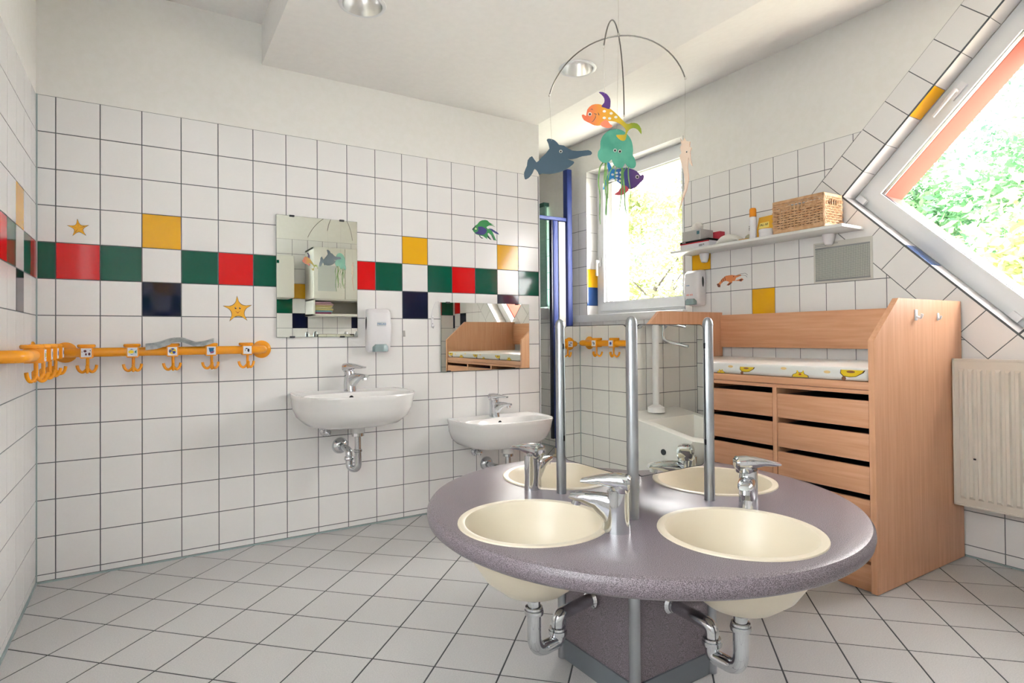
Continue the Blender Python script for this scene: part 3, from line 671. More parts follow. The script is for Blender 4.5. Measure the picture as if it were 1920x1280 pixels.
faucet(ws, (1.035, -1.478, ZT), math.atan2(.092, .168), math.atan2(1, -.25), 1.0)
faucet(ws, (1.505, -1.517, ZT), math.atan2(-.2, .085), math.atan2(-.2, .085), 1.0)
PM = [(1.085, -1.878), (1.077, -1.572), (1.393, -1.870), (1.388, -1.565)]
for x, y in PM:
    mb = MB(); mb.lathe([(.0148, .002), (.0150, .01), (.0150, 1.012), (.0142, 1.021), (.010, 1.029), (.004, 1.033), (.0, 1.0335)], (x, y, 0), STEEL, 24)
    mb.lathe([(.0157, 1.008), (.0160, 1.011), (.0157, 1.014)], (x, y, 0), STEEL, 24, cap0=False, cap1=False); mb.build('post', ws)
def panel(p, q, nm='base_panel'):
    a, b = Vector(p), Vector(q); e = (b - a).normalized(); n = Vector((e.y, -e.x)); c = Vector((1.236, -1.72))
    if (a - c).dot(n) < 0: n = -n
    a2, b2 = a + e * .013, b - e * .013; a2 -= n * .004; b2 -= n * .004
    def F(u, v, d): r = a2 + e * u + n * d; return (r.x, r.y, v)
    L = (b2 - a2).length
    return F, L, n, e, a2
for p, q in ((0, 1), (0, 2), (2, 3), (1, 3)):
    F, L, n, e, a2 = panel(PM[p], PM[q])
    mb = MB(); mb.prism(rect(0, L, .0, ZT - .046), F, -.009, .003, COUNTER); mb.build('base_panel', ws)
    mb = MB(); mb.prism(rect(.0, L, .001, .062), F, .003, .008, mat('grey_skirting', '#6f757b', .45)); mb.build('skirting', ws)
# mirrors between the posts
def rrect(u0, u1, v0, v1, r, n=5):
    out = []
    for cx, cz, a0 in ((u1 - r, v0 + r, -90), (u1 - r, v1 - r, 0), (u0 + r, v1 - r, 90), (u0 + r, v0 + r, 180)):
        out += [(cx + r * cos(R(a0 + 90 * k / n)), cz + r * sin(R(a0 + 90 * k / n))) for k in range(n + 1)]
    return out
for p, q in ((0, 1), (0, 2), (2, 3), (1, 3)):
    F, L, n, e, a2 = panel(PM[p], PM[q])
    mb = MB(); mb.prism(rrect(.004, L - .004, .605, 1.012, .018), F, -.001, .003, BLK); mb.prism(rrect(.006, L - .006, .607, 1.010, .017), F, .003, .0042, MIR, mat('mirror_edge', '#9aa39c', .3))
    m = mb.build('mirror', ws)
    for z in (.67, .95):
        for u in (0.0, L):
            mb = MB(); mb.prism(rect(u - .004 if u else -.002, u + .006 if not u else u + .002, z - .008, z + .008), F, -.003, .0065, BLK); c = mb.build('clip', m); c.data.transform(Matrix.Translation(-Vector(ws['base'])))
# drain traps of the two front basins
def trap(b, flange, nrm):
    x, y = b; mb = MB(); z0 = ZT - .19
    fx, fy, fz = flange; d = Vector((fx - x, fy - y, 0)); 
    up = Vector((x, y, 0)) + d * .38
    mb.lathe([(.026, z0 + .008), (.026, z0 - .002), (.02, z0 - .012), (.0165, z0 - .014), (.0165, z0 - .04)], (x, y, 0), CHR, 24)
    for zz, px, py in ((z0 - .042, x, y), (fz - .045, up.x, up.y)):
        mb.lathe([(.019, zz - .010), (.0245, zz - .008), (.0255, zz - .002), (.0245, zz + .003), (.021, zz + .004), (.0235, zz + .006), (.0225, zz + .011), (.018, zz + .012)], (px, py, 0), CHR, 24)
    zb = z0 - .15
    P = [(x, y, z0 - .03), (x, y, zb), (up.x, up.y, zb), (up.x, up.y, fz - .045)]
    mb.tube(fillet(P, .05, 10), .0185, CHR, 18)
    mb.tube(fillet([(up.x, up.y, fz - .045), (up.x, up.y, fz - .004), (fx, fy, fz)], .04, 8), .0172, CHR, 18)
    mb.build('drain_trap', ws)
    mb = MB(); pr = [(.027, .004), (.027, .007), (.019, .014), (.018, .020)]
    if nrm == 'x': mb.lathe([(r, -h) for r, h in pr], (1.079, fy, fz), CHR, 24, 'x')
    else: mb.lathe([(r, -h) for r, h in pr], (fx, -1.868, fz), CHR, 24, 'y')
    mb.build('pipe_flange', ws)
trap(basins[0], (1.078, -1.715, .232), 'x'); trap(basins[1], (1.225, -1.87, .240), 'y')

# ================================================================ changing table
KX0, KX1, KYR, KYL = 2.31, 3.04, -1.862, -.60
ct = thing('changing_table', 'beech baby changing unit with drawers and angled side panels below the shelf', 'changing table', (2.68, -1.23, 0))
for y0, y1, lb in ((KYR - .012, KYR + .010, 'right side panel'), (KYL - .010, KYL + .012, 'left side panel')):
    mb = MB(); mb.prism([(KX0, .004), (KX0, .955), (2.497, 1.12), (KX1, 1.12), (KX1, .004)], lambda u, v, d: (u, d, v), y0, y1, WDV)
    bmesh.ops.bevel(mb.bm, geom=[e for e in mb.bm.edges], offset=.0015, segments=2, affect='EDGES'); lab(mb.build('side_panel', ct), lb)
ya, yb = KYR + .011, KYL - .011
mb = MB(); mb.box(KX1 - .018, KX1, ya, yb, .905, 1.103, WDH, .0015); mb.build('back_rail', ct)
mb = MB(); mb.box(KX0 + .004, KX1, ya, yb, .767, .797, WDH, .002); mb.box(KX0 + .008, KX0 + .03, ya, yb, .750, .765, WDH, .001); mb.build('top_board', ct)
cols = [(-1.850, -1.466), (-1.446, -1.062), (-1.042, -.612)]
for y in (-1.456, -1.052):
    mb = MB(); mb.box(KX0 + .004, KX1 - .02, y - .0095, y + .0095, .092, .75, WDV, .001); mb.build('divider', ct)
mb = MB(); mb.box(KX0 + .01, KX1 - .02, ya, yb, .09, .106, WDH, .001); mb.box(KX0 + .012, KX0 + .03, ya, yb, .004, .09, WDH, .001); mb.build('plinth', ct)
mb = MB(); mb.box(KX1 - .02, KX1 - .012, ya, yb, .09, .767, WDH); mb.build('back_panel', ct)
for y0, y1 in cols:
    for k in range(5):
        z0 = .128 + .1255 * k - .008; mb = MB(); mb.box(KX0 + .006, KX0 + .024, y0 + .002, y1 - .002, z0, z0 + .1035, WDH, .0015)
        mb.box(KX0 + .024, KX1 - .05, y0 + .01, y0 + .02, z0 + .004, z0 + .10, BLK); mb.box(KX0 + .024, KX1 - .05, y1 - .02, y1 - .01, z0 + .004, z0 + .06, BLK); mb.box(KX0 + .024, KX1 - .05, y0 + .01, y1 - .01, z0 + .09, z0 + .1, BLK)  # black insides and cover paint the shade seen in the drawer gaps
        mb.build('drawer', ct)
mb = MB()
HK = WPL
for x, z, s in ((2.633, 1.055, 1), (2.821, 1.050, .72)):
    mb = MB(); mb.box(x - .010 * s, x + .010 * s, KYR - .016, KYR - .0115, z - .022 * s, z + .022 * s, HK, .002); mb.tube(spline([(x, KYR - .014, z - .006 * s), (x, KYR - .03 * s, z - .012 * s), (x, KYR - .036 * s, z + .004 * s)], 5), .005 * s, HK); mb.build('hook', ct)
# mattress
t = thing('changing_mattress', 'white wipe-clean mattress with yellow animal print on the changing table', 'mattress', (2.67, -1.23, .797))
VIN = mat('white_vinyl', '#e6e6e2', .22)
mb = MB(); mb.box(KX0 + .006, KX1 - .02, ya + .005, yb - .005, .7985, .850, VIN, .016, 4); mb.build('pad', t)
yc_, br, dk = mat('print_yellow', '#e6c51f', .35), mat('print_brown', '#8a5a3a', .35), mat('print_outline', '#4a3420', .4)
xf = KX0 + .006
for y, s, kd in ((-1.175, .6, 0), (-1.32, 1.0, 1), (-1.575, 1.0, 0), (-1.79, 1.2, 1), (-.95, 1, 1), (-.78, .9, 0)):
    mb = MB(); F = lambda u, v, d: (xf - d, y - u * s, .800 + v * s)
    if kd == 0:
        for q, m_, g in ((1.08, dk, .0004), (1, yc_, .0008)): mb.prism([(p[0] * q, p[1] * q) for p in [(-.035, .002), (-.03, .012), (-.018, .016), (-.012, .024), (0, .020), (.014, .024), (.018, .015), (.032, .010), (.035, .002)]], F, -.001, g, m_)
        mb.prism(ell(.0, .014, .006, .004), F, 0, .0012, mat('print_red', '#b5402a', .4))
        for u in (-.012, .014): mb.prism(ell(u, .026, .0035, .004, 10), F, 0, .0012, yc_)
    else:
        mb.prism([(-.038, .034), (-.04, .022), (-.03, .012), (-.01, .010), (.01, .012), (.035, .026), (.04, .034)], F, -.001, .0005, dk)
        mb.prism([(-.036, .034), (-.037, .023), (-.028, .014), (-.01, .012), (.01, .014), (.03, .026), (.036, .034)], F, -.001, .0009, yc_)
        mb.prism(ell(-.028, .006, .007, .007, 12), F, -.001, .0009, br); mb.prism(ell(-.005, .028, .014, .004, 12), F, -.001, .0012, br)
    mb.build('printed_animal', t)
for y, z in ((-1.23, .833), (-1.69, .829), (-1.5, .835)): mb = MB(); mb.prism(ell(0, 0, .014, .006, 10), lambda u, v, d: (xf - d, y - u, z + v), -.001, .0006, mat('print_pale', '#e8c98a', .4)); mb.build('printed_flower', t)

# ================================================================ shelf and what stands on it
ZS = 1.518
t = thing('wall_shelf', 'long white shelf on the window wall above the changing table', 'shelf', (XB, -.91, ZS))
mb = MB(); mb.box(XB - .2, XB - .001, -1.462, -.362, ZS - .016, ZS, mat('frosted_board', '#dfe0dd', .25), .003); mb.build('board', t)
for y in (-.492, -1.30):
    mb = MB(); mb.lathe([(.012, -.075), (.020, -.07), (.027, -.045), (.031, -.02), (.031, -.017)], (XB - .033, y, ZS), WPL, 24); mb.build('bracket', t)
# wicker basket
BX0, BX1, BY0, BY1, BZ0, BZ1 = XB - .197, XB - .03, -1.372, -1.088, ZS + .001, ZS + .172
WK = noisy('wicker', '#c4956a', '#d9b58e', 40, .6, .3, .7)
t = thing('wicker_basket', 'rectangular wicker basket with handle openings at the right end of the shelf', 'basket', ((BX0 + BX1) / 2, (BY0 + BY1) / 2, BZ0))
mb = MB(); per = []
def perim(n=1):
    P = []; dx, dy = BX1 - BX0, BY1 - BY0; nx, ny = 8, 14
    for k in range(ny): P.append((BX0, BY0 + dy * k / ny, -1, 0))
    for k in range(nx): P.append((BX0 + dx * k / nx, BY1, 0, 1))
    for k in range(ny): P.append((BX1, BY1 - dy * k / ny, 1, 0))
    for k in range(nx): P.append((BX1 - dx * k / nx, BY0, 0, -1))
    return P
PP = perim(); rows = 11
for r in range(rows):
    z = BZ0 + .020 + r * .0128; seg = []
    for k, (x, y, nx, ny) in enumerate(PP):
        s = .0046 * (1 if (k + r) % 2 else -1); px, py = x - nx * .006 + nx * s, y - ny * .006 + ny * s
        hole = r in (8, 9) and ((abs(y - (BY0 + BY1) / 2) < .035 and abs(nx) > 0) or (abs(x - (BX0 + BX1) / 2) < .022 and abs(ny) > 0))
        if hole:
            if len(seg) > 1: mb.tube(spline(seg, 2), .0046, WK, 6, flat=1.2)
            seg = []
        else: seg.append((px, py, z))
    if len(seg) == len(PP): seg.append(seg[0])
    if len(seg) > 1: mb.tube(spline(seg, 2), .0046, WK, 6, flat=1.2)
for x, y, nx, ny in PP: mb.tube([(x - nx * .006, y - ny * .006, BZ0 + .008), (x - nx * .006, y - ny * .006, BZ1 - .008)], .0028, WK, 5)
mb.build('weave', t)
mb = MB()
for z0, z1 in ((BZ0, BZ0 + .017), (BZ1 - .017, BZ1)):
    for a in ((BX0, BX0 + .009, BY0, BY1), (BX1 - .009, BX1, BY0, BY1), (BX0, BX1, BY0, BY0 + .009), (BX0, BX1, BY1 - .009, BY1)): mb.box(*a, z0, z1, WK, .003)
for x in (BX0, BX1 - .01):
    for y in (BY0, BY1 - .01): mb.box(x, x + .01, y, y + .01, BZ0, BZ1, WK, .003)
mb.build('rim', t)
mb = MB(); mb.box(BX0 + .012, BX1 - .012, BY0 + .012, BY1 - .012, BZ0 + .003, BZ0 + .008, WK)
for a in ((BX0 + .012, BX0 + .014, BY0 + .012, BY1 - .012), (BX0 + .012, BX1 - .012, BY0 + .012, BY0 + .014), (BX0 + .012, BX1 - .012, BY1 - .014, BY1 - .012)): mb.box(*a, BZ0 + .005, BZ0 + .115, mat('weave_gap_shade', '#3d2514', .9))  # dark inner sheets stand in for the shade behind the weave gaps
mb.build('floor_and_gap_shade', t)
# bottle with orange cap
t = thing('lotion_bottle', 'tall white bottle with orange cap standing on the shelf', 'bottle', (XB - .165, -.945, ZS))
mb = MB(); mb.lathe([(.0, .0005), (.0185, .001), (.0195, .006), (.0195, .112), (.018, .12), (.015, .124)], (XB - .165, -.945, ZS), WPL, 24); mb.build('body', t)
mb = MB(); mb.lathe([(.0175, .124), (.0185, .125), (.0185, .163), (.015, .172), (.0, .174)], (XB - .165, -.945, ZS), mat('orange_cap', '#f59a1d', .3), 24); mb.build('cap', t)
text('lettering', 'care', .016, Matrix.Translation((XB - .182, -.936, ZS + .06)) @ Matrix(((0, .5, -.87, 0), (0, -.87, -.5, 0), (1, 0, 0, 0), (0, 0, 0, 1))), DGR, t)
# jar
t = thing('cream_jar', 'low white round jar between the bottle and the basket', 'jar', (XB - .15, -1.02, ZS))
mb = MB(); mb.lathe([(.0, .0005), (.038, .001), (.040, .006), (.040, .026)], (XB - .15, -1.02, ZS), WPL, 36); mb.build('body', t)
mb = MB(); mb.lathe([(.0415, .0262), (.0415, .042), (.038, .044), (.0, .044)], (XB - .15, -1.02, ZS), WPL, 36); mb.build('lid', t)
# yellow pouch leaning at the wall
t = thing('yellow_pouch', 'yellow zip pouch leaning on the wall behind the jar', 'pouch', (XB - .07, -1.02, ZS))
mb = MB(); YP = mat('pouch_yellow', '#e5a912', .35)
Fp = lambda u, v, d: (XB - .085 - d + v * .35, -.965 - u, ZS + .0005 + v * 1.22)
mb.prism([(-.062, 0), (.062, 0), (.066, .115), (-.058, .112)], Fp, 0, .010, YP); mb.build('body', t)
mb = MB(); mb.prism([(-.05, .055), (.018, .058), (.012, .085), (-.045, .083)], Fp, .010, .0108, mat('pouch_print', '#f6e27a', .4)); mb.prism(ell(.01, .02, .014, .018), Fp, .010, .0108, mat('pouch_orange', '#f08a12', .4)); mb.build('print', t)
text('lettering', 'AL-VI', .021, Matrix.Translation((XB - .0735, -.95, ZS + .088)) @ Matrix(((0, .33, -.94, 0), (-1, 0, 0, 0), (0, .94, .33, 0), (0, 0, 0, 1))), BLK, t)
# tube and wipes packet
mb = MB()
rs = [[(XB - .13 + hy * cos(2 * pi * k / 16), y, ZS + .001 + hz + hz * sin(2 * pi * k / 16)) for k in range(16)] for y, hy, hz in ((-.665, .012, .002), (-.69, .03, .016), (-.72, .04, .026), (-.76, .045, .029), (-.80, .04, .024), (-.835, .035, .014), (-.846, .03, .003))]
mb.rings(rs, mat('wipes_film', '#dedcd6', .35)); tag(mb.build('wipes_packet'), 'white soft packet of wipes lying on the shelf', 'packet')
mb = MB()
rs = [[(XB - .09 + hy * cos(2 * pi * k / 16), y, ZS + .001 + hz + hz * sin(2 * pi * k / 16)) for k in range(16)] for y, hy, hz in ((-.852, .03, .004), (-.862, .035, .020), (-.875, .04, .022), (-.905, .035, .012), (-.912, .03, .003))]
mb.rings(rs, mat('olive_film', '#a9a588', .4)); tag(mb.build('wrapped_pad'), 'small olive wrapped item lying between wipes packet and bottle', 'packet')
mb = MB(); mb.box(XB - .17, XB - .155, -.915, -.85, ZS + .0005, ZS + .010, mat('ochre', '#c8922b', .4), .003); tag(mb.build('nail_brush'), 'flat ochre brush lying at the front of the shelf beside the bottle', 'brush')
# boxes at the left end
t = thing('glove_box', 'flat white box with black and red stripe under the tissue box', 'box', (XB - .1, -.52, ZS))
mb = MB(); mb.box(XB - .185, XB - .055, -.655, -.43, ZS + .0005, ZS + .048, mat('box_white', '#dcdde2', .5), .0015, 1); mb.build('carton', t)
mb = MB(); mb.box(XB - .1858, XB - .049, -.6558, -.4292, ZS + .036, ZS + .0487, BLK, .0005, 1); mb.box(XB - .1864, XB - .184, -.656, -.429, ZS + .030, ZS + .036, mat('stripe_red', '#c81f33', .5)); mb.build('stripe', t)
text('lettering', 'NITRIL', .009, MR(XB - .1862, -.463, ZS + .042), WPL, t); text('lettering', '||||||| M', .014, MR(XB - .1862, -.60, ZS + .014), DGR, t)
t = thing('tissue_box', 'silver patterned tissue box with a white tissue sticking out', 'tissue box', (XB - .12, -.51, ZS + .049))
m_ = mat('tissue_pattern', '#b9b6b4', .4); n_, l_, b_ = nodes(m_); tc = n_.new('ShaderNodeTexCoord'); ck = n_.new('ShaderNodeTexChecker'); ck.inputs['Scale'].default_value = 260; ck.inputs['Color1'].default_value = hx('#cfccca'); ck.inputs['Color2'].default_value = hx('#8f8c8a'); l_.new(tc.outputs['Object'], ck.inputs['Vector']); l_.new(ck.outputs[0], b_.inputs['Base Color'])
mb = MB(); mb.box(XB - .175, XB - .06, -.585, -.437, ZS + .0495, ZS + .115, m_, .002, 1); mb.build('carton', t)
mb = MB(); mb.box(XB - .1757, XB - .1745, -.575, -.555, ZS + .085, ZS + .105, mat('label_teal', '#41707c', .5)); mb.build('label_patch', t)
mb = MB(); rs = []
for k, (r, h) in enumerate(((.018, .114), (.034, .125), (.04, .143), (.032, .160), (.012, .172), (.002, .174))):
    rs.append([(XB - .115 + r * (1 + .25 * sin(3 * a + k)) * cos(a) * .7, -.51 + r * (1 + .2 * sin(5 * a + k * 2)) * sin(a), ZS + h) for a in [2 * pi * q / 24 for q in range(24)]])
mb.rings(rs, mat('tissue_paper', '#e6e2dc', .9)); mb.build('tissue', t)
mb = MB(); mb.box(XB - .05, XB - .003, -.628, -.50, ZS + .0005, ZS + .105, mat('box_red', '#c8384a', .5), .002, 1); tag(mb.build('small_carton'), 'red carton standing at the wall behind the tissue box', 'box')
# chart in a clear sleeve
t = thing('wall_chart', 'printed grid chart in a clear sleeve taped under the shelf', 'chart', (XB, -1.35, 1.25))
m_ = mat('chart_grid', '#a9aaa2', .4); n_, l_, b_ = nodes(m_); tc = n_.new('ShaderNodeTexCoord'); br_ = n_.new('ShaderNodeTexBrick'); br_.offset = 0; br_.inputs['Scale'].default_value = 1; br_.inputs['Brick Width'].default_value = .0085; br_.inputs['Row Height'].default_value = .0065; br_.inputs['Mortar Size'].default_value = .0011
br_.inputs['Color1'].default_value = hx('#c3c3b8'); br_.inputs['Color2'].default_value = hx('#bdbeb4'); br_.inputs['Mortar'].default_value = hx('#7e8381')
sp = n_.new('ShaderNodeSeparateXYZ'); cb = n_.new('ShaderNodeCombineXYZ'); l_.new(tc.outputs['Object'], sp.inputs[0]); l_.new(sp.outputs['Y'], cb.inputs['X']); l_.new(sp.outputs['Z'], cb.inputs['Y']); l_.new(cb.outputs[0], br_.inputs['Vector']); l_.new(br_.outputs[0], b_.inputs['Base Color'])
mb = MB(); mb.prism(rect(-1.502, -1.198, 1.252, 1.467), FR, .0008, .0024, mat('clear_sleeve', '#cfccc4', .12)); mb.build('sleeve', t)
mb = MB(); mb.prism(rect(-1.490, -1.207, 1.270, 1.436), FR, .0024, .0029, m_); mb.build('grid', t)
LG = mat('print_grey', '#8d8e90', .5)
for u0, u1, v0, v1 in ((-1.49, -1.207, 1.432, 1.440), (-1.490, -1.207, 1.262, 1.270), (-1.33, -1.207, 1.455, 1.458), (-1.30, -1.207, 1.447, 1.450), (-1.42, -1.30, 1.262, 1.265)): mb = MB(); mb.prism(rect(u0, u1, v0, v1), FR, .0024, .0032, LG); mb.build('printed_line', t)

# ================================================================ radiator
t = thing('radiator', 'off-white panel radiator under the diamond window', 'radiator', (XB - .07, -2.4, .25))
RX = XB - .118; ry0, ry1 = -2.95, -1.878
mb = MB(); mb.box(RX, RX + .012, ry0, ry1, .248, .872, RAD, .003); mb.box(RX + .012, XB - .03, ry0 + .004, ry1 - .004, .262, .868, RAD, .002)
mb.box(RX - .002, RX + .004, ry0, ry1, .862, .872, RAD, .001, 1); mb.box(RX - .002, RX + .004, ry1 - .008, ry1, .248, .872, RAD, .001, 1); mb.box(RX - .002, RX + .004, ry0, ry1, .248, .256, RAD, .001, 1)
y = ry1 - .034
while y > ry0 + .02:
    mb.rings([[(RX + .001, y + .011, .28), (RX + .001, y - .011, .28), (RX + .001, y - .011, .83), (RX + .001, y + .011, .83)], [(RX - .009, y + .0055, .292), (RX - .009, y - .0055, .292), (RX - .009, y - .0055, .818), (RX - .009, y + .0055, .818)]], RAD); y -= .0315
mb.build('panel', t)
mb = MB(); mb.box(RX - .0100, RX - .0085, -1.962, -1.953, .450, .457, BLK); mb.build('chipped_paint', t)
mb = MB(); mb.box(XB - .03, XB - .001, -2.0, -1.97, .3, .8, RAD); mb.box(XB - .03, XB - .001, -2.8, -2.77, .3, .8, RAD); mb.build('wall_bracket', t)

# ================================================================ mobile
ST = mat('string', '#b9b2a8', .6); WIRE = mat('wire', '#6b6862', .35, .8)
def arc3(a, b, c, n=28):
    a, b, c = Vector(a), Vector(b), Vector(c); ab, ac = b - a, c - a; nn = ab.cross(ac)
    ctr = a + (nn.cross(ab) * ac.length_squared + ac.cross(nn) * ab.length_squared) / (2 * nn.length_squared)
    u = (a - ctr).normalized(); r = (a - ctr).length; w = nn.normalized(); v = w.cross(u); q = c - ctr; ang = math.atan2(q.dot(v), q.dot(u)) % (2 * pi)
    return [ctr + (u * cos(ang * k / n) + v * sin(ang * k / n)) * r for k in range(n + 1)]
t = thing('mobile_frame', 'two crossed bent wires of the hanging mobile', 'mobile', (1.283, -1.615, 1.95))
e1, e2, e3, e4 = (1.138, -1.441, 1.784), (1.423, -1.770, 1.781), (1.075, -1.790, 1.783), (1.481, -1.430, 1.786)
mb = MB(); mb.tube(arc3(e1, (1.297, -1.622, 1.947), e2), .0021, WIRE, 8); mb.build('wire', t)
mb = MB(); mb.tube(arc3(e3, (1.262, -1.637, 1.958), e4), .0021, WIRE, 8); mb.build('wire', t)
mb = MB(); mb.sphere((1.288, -1.617, 1.951), .0042, ST); 
for e in (e1, e2, e3, e4): mb.sphere(e, .0035, ST, (1, 1, 1.3))
mb.tube([(1.288, -1.617, 1.951), (1.288, -1.617, 2.304)], .0004, ST, 5); mb.build('thread', t)
HR = Vector((.8505, -.526, 0)).normalized()
def card_thing(name, label, top, org, crop, ang=0):
    """cut-out card hanging in a vertical plane. org: world point of crop pixel, scale in m per crop pixel"""
    t = thing(name, label, 'mobile figure', tuple(org)); return t
def cards(t, org, c0, sc, parts, ang=0, thick=.0008):
    h = Matrix.Rotation(ang, 3, 'Z') @ HR; nn = Vector((h.y, -h.x, 0))
    if nn.dot(FW) > 0: nn = -nn
    org = Vector(org)
    def F(u, v, d): return tuple(org + h * ((u - c0[0]) * sc) + Vector((0, 0, -(v - c0[1]) * sc)) + nn * d)
    for nm, items in parts:
        mb = MB()
        for poly, d0, d1, m, *mm in items: mb.prism(poly, F, d0, d1, m, *(mm or []))
        mb.build(nm, t)
    return F
def grad(name, c, axis_vec, p0, p1):
    m = mat(name, c[0], .45); n, l, b = nodes(m); tc = n.new('ShaderNodeTexCoord'); dt = n.new('ShaderNodeVectorMath'); dt.operation = 'DOT_PRODUCT'; dt.inputs[1].default_value = axis_vec
    mr = n.new('ShaderNodeMapRange'); mr.inputs[1].default_value = p0; mr.inputs[2].default_value = p1; r = n.new('ShaderNodeValToRGB')
    el = r.color_ramp.elements; el[0].color = hx(c[0]); el[1].color = hx(c[-1])
    for i, cc in enumerate(c[1:-1]): e = el.new((i + 1) / (len(c) - 1)); e.color = hx(cc)
    l.new(tc.outputs['Object'], dt.inputs[0]); l.new(dt.outputs['Value'], mr.inputs[0]); l.new(mr.outputs[0], r.inputs[0]); l.new(r.outputs[0], b.inputs['Base Color']); return m
PX = lambda Z: Z / 1100.957 / 4.267
def eye(x, y, r=13): return [(ell(x, y, r, r), .0007, .0018, mat('eye_white', '#c9c4ba', .3)), (ell(x, y + 2, r * .6, r * .6), .0017, .0026, BLK)]
def string(t, a, b):
    mb = MB(); mb.tube([a, b], .0004, ST, 5); mb.build('thread', t)
# swordfish
Z = 1.96; s = PX(Z); org = (1.161, -1.452, 1.569)
t = thing('swordfish_card', 'grey-blue swordfish cut-out on the left of the mobile', 'mobile figure', org, 'cut-out sea animals of the mobile')
c0 = ((1045 - 960) * 4.267, (300 - 150) * 4.267)
F = cards(t, org, c0, s, [('body', [(smooth_closed([(x, y, 0) for x, y in [(100, 790), (95, 740), (118, 685), (125, 640), (160, 608), (195, 658), (235, 618), (300, 548), (278, 480), (300, 469), (335, 478), (362, 500), (378, 520), (415, 525), (480, 565), (560, 568), (610, 563), (638, 580), (630, 602), (560, 612), (515, 628), (470, 635), (445, 632), (470, 645), (495, 655), (488, 675), (440, 710), (380, 738), (300, 752), (240, 748), (215, 758), (205, 735), (180, 710), (165, 740), (140, 775), (118, 790)]], 2), 0, .0008, mat('card_slate', '#324a59', .5))]), ('eye', eye(390, 572))])
string(t, F(318, 485, .0012), e1)
# goldfish
Z = 1.63; s = PX(Z); org = (1.091, -1.798, 1.609)
t = thing('goldfish_card', 'orange and yellow spotted fish cut-out with purple fin, nearest of the mobile', 'mobile figure', org, 'cut-out sea animals of the mobile')
c0 = ((1145 - 960) * 4.267, (205 - 150) * 4.267)
GB = grad('card_goldfish', ['#cf6340', '#d08e22', '#bd981a', '#76861a'], HR, -.062, .062)
body = [(558, 280), (575, 318), (625, 345), (660, 362), (705, 362), (735, 338), (770, 328), (830, 335), (880, 365), (906, 395), (905, 425), (892, 440), (832, 440), (850, 470), (880, 487), (905, 480), (918, 430), (935, 400), (970, 385), (1005, 400), (1033, 437), (1030, 390), (1000, 350), (950, 345), (915, 352), (850, 285), (790, 232), (735, 205), (690, 192), (640, 198), (602, 235), (592, 285), (575, 275)]
lines = [([(625, 235), (640, 229), (652, 243), (640, 235)], .0008, .0012, DGR), ([(668, 270), (670, 300), (650, 330), (632, 338), (648, 325), (664, 300)], .0008, .0012, DGR), ([(655, 265), (680, 272), (678, 276), (656, 270)], .0008, .0012, DGR), ([(685, 255), (698, 275), (695, 286), (688, 270)], .0008, .0012, DGR)]
F = cards(t, org, c0, s, [('body', [(smooth_closed([(x, y, 0) for x, y in body], 2), 0, .0008, GB)] + lines + [(ell(x, y, 13, 10), .0008, .0013, mat('card_spot', '#cfcdc6', .5)) for x, y in ((738, 250), (793, 267), (737, 303), (780, 308), (830, 298))]),
    ('dorsal_fin', [(smooth_closed([(x, y, 0) for x, y in [(695, 97), (725, 96), (758, 112), (785, 150), (788, 190), (780, 232), (745, 222), (715, 210), (738, 180), (738, 145), (715, 115)]], 2), .0008, .0015, grad('card_purple', ['#2b2f6e', '#4a1f6a'], (0, 0, -1), -.08, -.04))]),
    ('pectoral_fin', [(smooth_closed([(x, y, 0) for x, y in [(705, 350), (740, 318), (765, 325), (780, 350), (803, 372), (770, 385), (735, 378), (712, 365)]], 2), .0008, .0015, mat('card_coral', '#dd7656', .5))]), ('eye', eye(622, 272, 15))])
string(t, F(742, 112, .0016), e3)
# jellyfish
Z = 1.89; s = PX(Z); org = (1.283, -1.61, 1.575)
t = thing('jellyfish_card', 'turquoise jellyfish cut-out with long green paper tentacles in the middle of the mobile', 'mobile figure', org, 'cut-out sea animals of the mobile')
c0 = ((1157 - 960) * 4.267, (283 - 150) * 4.267)
jb = [(830, 390), (780, 400), (730, 440), (708, 490), (705, 545), (688, 570), (685, 610), (705, 645), (740, 662), (775, 652), (795, 634), (802, 655), (820, 685), (850, 702), (880, 700), (895, 680), (905, 667), (920, 690), (950, 707), (980, 700), (990, 670), (980, 630), (965, 600), (968, 560), (960, 500), (940, 455), (900, 412), (865, 395)]
F = cards(t, org, c0, s, [('body', [(smooth_closed([(x, y, 0) for x, y in jb], 3), 0, .0009, noisy('card_turquoise', '#3f9079', '#54a087', 14, .4))]), ('eye', eye(823, 562, 14)), ('eye', eye(862, 570, 14))])
TEN = noisy('paper_tentacle', '#5f8f4e', '#86b06a', 30, .6)
